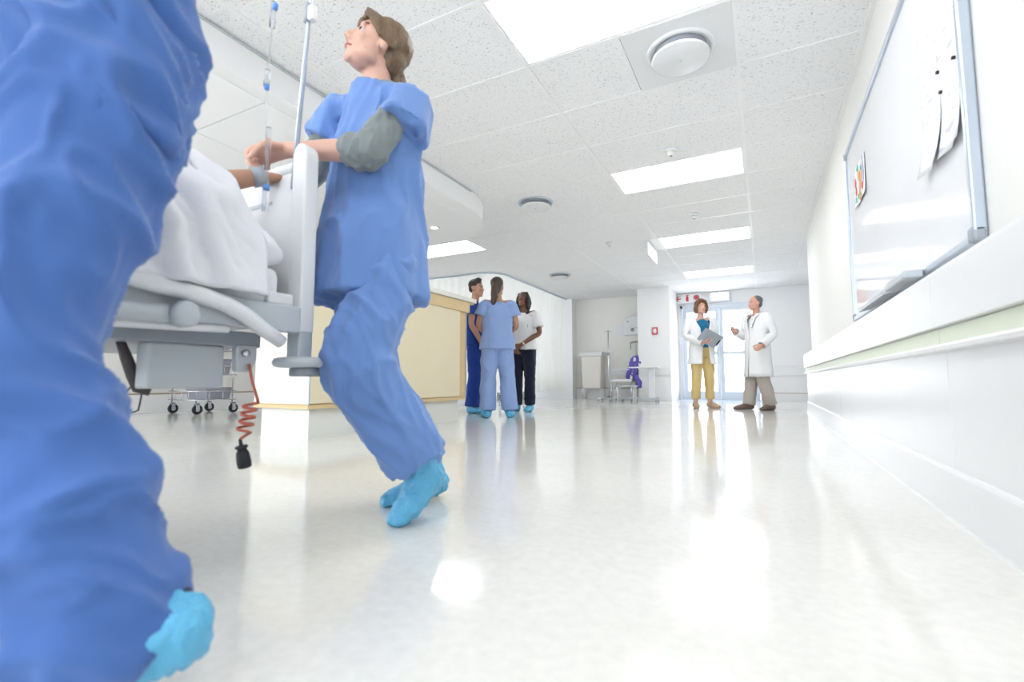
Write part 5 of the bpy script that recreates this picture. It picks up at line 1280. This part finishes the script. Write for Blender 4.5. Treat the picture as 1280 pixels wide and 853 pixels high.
B.loft([hp, hp * 0.5 + kn * 0.5, kn, kn * 0.62 + an * 0.38, kn * 0.25 + an * 0.75 - RGT * 0.01, an * 1.12 - kn * 0.12 - RGT * 0.035], [0.105, 0.105, 0.094, 0.092, 0.092, 0.104], J['sr'], round0=0.6, round1=0.02)
hp, kn, an = J['hip_r'], J['kn_r'], J['an_r']
B.loft([hp, hp * 0.5 + kn * 0.5, kn, kn * 0.5 + an * 0.5, an + nrm(kn - an) * 0.02], [0.112, 0.110, 0.098, 0.098, 0.10], J['sr'], round0=0.6, round1=0.02)
child('trousers', B, F_DEEP, o, 0.0085, 5, folds(0.020, (7, 7, 5), 0.004, (18, 18, 14), seed=23, shear=(-0.5, 0.5)))
for k in 'lr': shoe_cover(J, k, o, cuff=0.05, fat=1.1)
q = J['an_l']; u = nrm(J['kn_l'] - q)
put('sock', MB().tube([pd(214, 772, 0.66), pd(226, 752, 0.66), pd(232, 738, 0.66)], [0.014, 0.013, 0.008], 14), M_BLACK, o)
B = Blob(); cap_hair(B, T, hs, J['Rh']); child('short_hair', B, H_DARK, o, 0.009, 2, folds(0.004, (40, 40, 20), 0.003))

# ---------------- patient under the quilt
J = {}
J['root'] = np.array((-1.62, 0.0, 0.77)); J['s'] = 0.95; J['f'] = Zv.copy(); J['sr'] = J['ss'] = np.array((1.0, 0, 0))
def bp(x, y, z): return np.array((x, y, z))
J.update(pel=bp(-1.60, -0.12, 0.86), wst=bp(-1.60, 0.02, 0.86), chs=bp(-1.60, 0.20, 0.87), nkb=bp(-1.61, 0.38, 0.88), hc=bp(-1.66, 0.55, 0.93))
J.update(sh_l=bp(-1.45, 0.35, 0.885), el_l=pd(215, 236, 1.30), wr_l=pd(327, 220.5, 1.43), sh_r=bp(-1.78, 0.35, 0.88), el_r=bp(-1.86, 0.10, 0.85), wr_r=bp(-1.74, -0.08, 0.93))
J.update(hip_l=bp(-1.52, -0.14, 0.85), kn_l=bp(-1.50, -0.52, 0.90), an_l=bp(-1.50, -0.88, 0.83), heel_l=bp(-1.50, -0.92, 0.82), toe_l=bp(-1.50, -0.95, 0.95),
         hip_r=bp(-1.68, -0.14, 0.85), kn_r=bp(-1.70, -0.52, 0.90), an_r=bp(-1.70, -0.88, 0.83), heel_r=bp(-1.70, -0.92, 0.82), toe_r=bp(-1.70, -0.95, 0.95))
J['hd_l'] = nrm(RGT * 0.35 + FH * 0.9 + Zv * 0.25); J['hn_l'] = nrm(FH * 0.3 - Zv); J['curl_l'] = 0.9; J['hd_r'] = nrm((0.8, -0.4, 0)); J['hn_r'] = nrm((0, 0, -1)); J['curl'] = 0.6
J['Rh'] = np.column_stack((nrm((0.95, 0.0, -0.3)), nrm((0.28, -0.30, 0.9)), nrm(np.cross(nrm((0.95, 0.0, -0.3)), nrm((0.28, -0.30, 0.9))))))
o, T, hs = figure('patient lying under the white quilt, one arm raised to the headboard', J, SK_TAN, voxel=0.007, brow=H_DARK, ground=0.70)
B = Blob(); cap_hair(B, T, hs, J['Rh']); child('short_hair', B, H_DARK, o, 0.009, 2)
B = top_blob(J, 0.0, 0.85, 0.8, 1, sleeve=0.3, sr=(0.06, 0.06)) if False else Blob()
B.loft([J['pel'] - np.array((0, 0.15, 0)), J['pel'], J['wst'], J['chs'], J['nkb'] - np.array((0, 0.05, 0))], [(0.165, 0.10), (0.165, 0.10), (0.15, 0.10), (0.16, 0.105), (0.12, 0.08)], J['ss'])
child('gown', B, F_WHITE, o, 0.012, 3)
wv = nrm(J['el_l'] - J['wr_l'])
put('wristband', MB().tube([J['wr_l'] - wv * 0.010, J['wr_l'] + wv * 0.028], [0.029, 0.031], 16), M_GREYD, o)
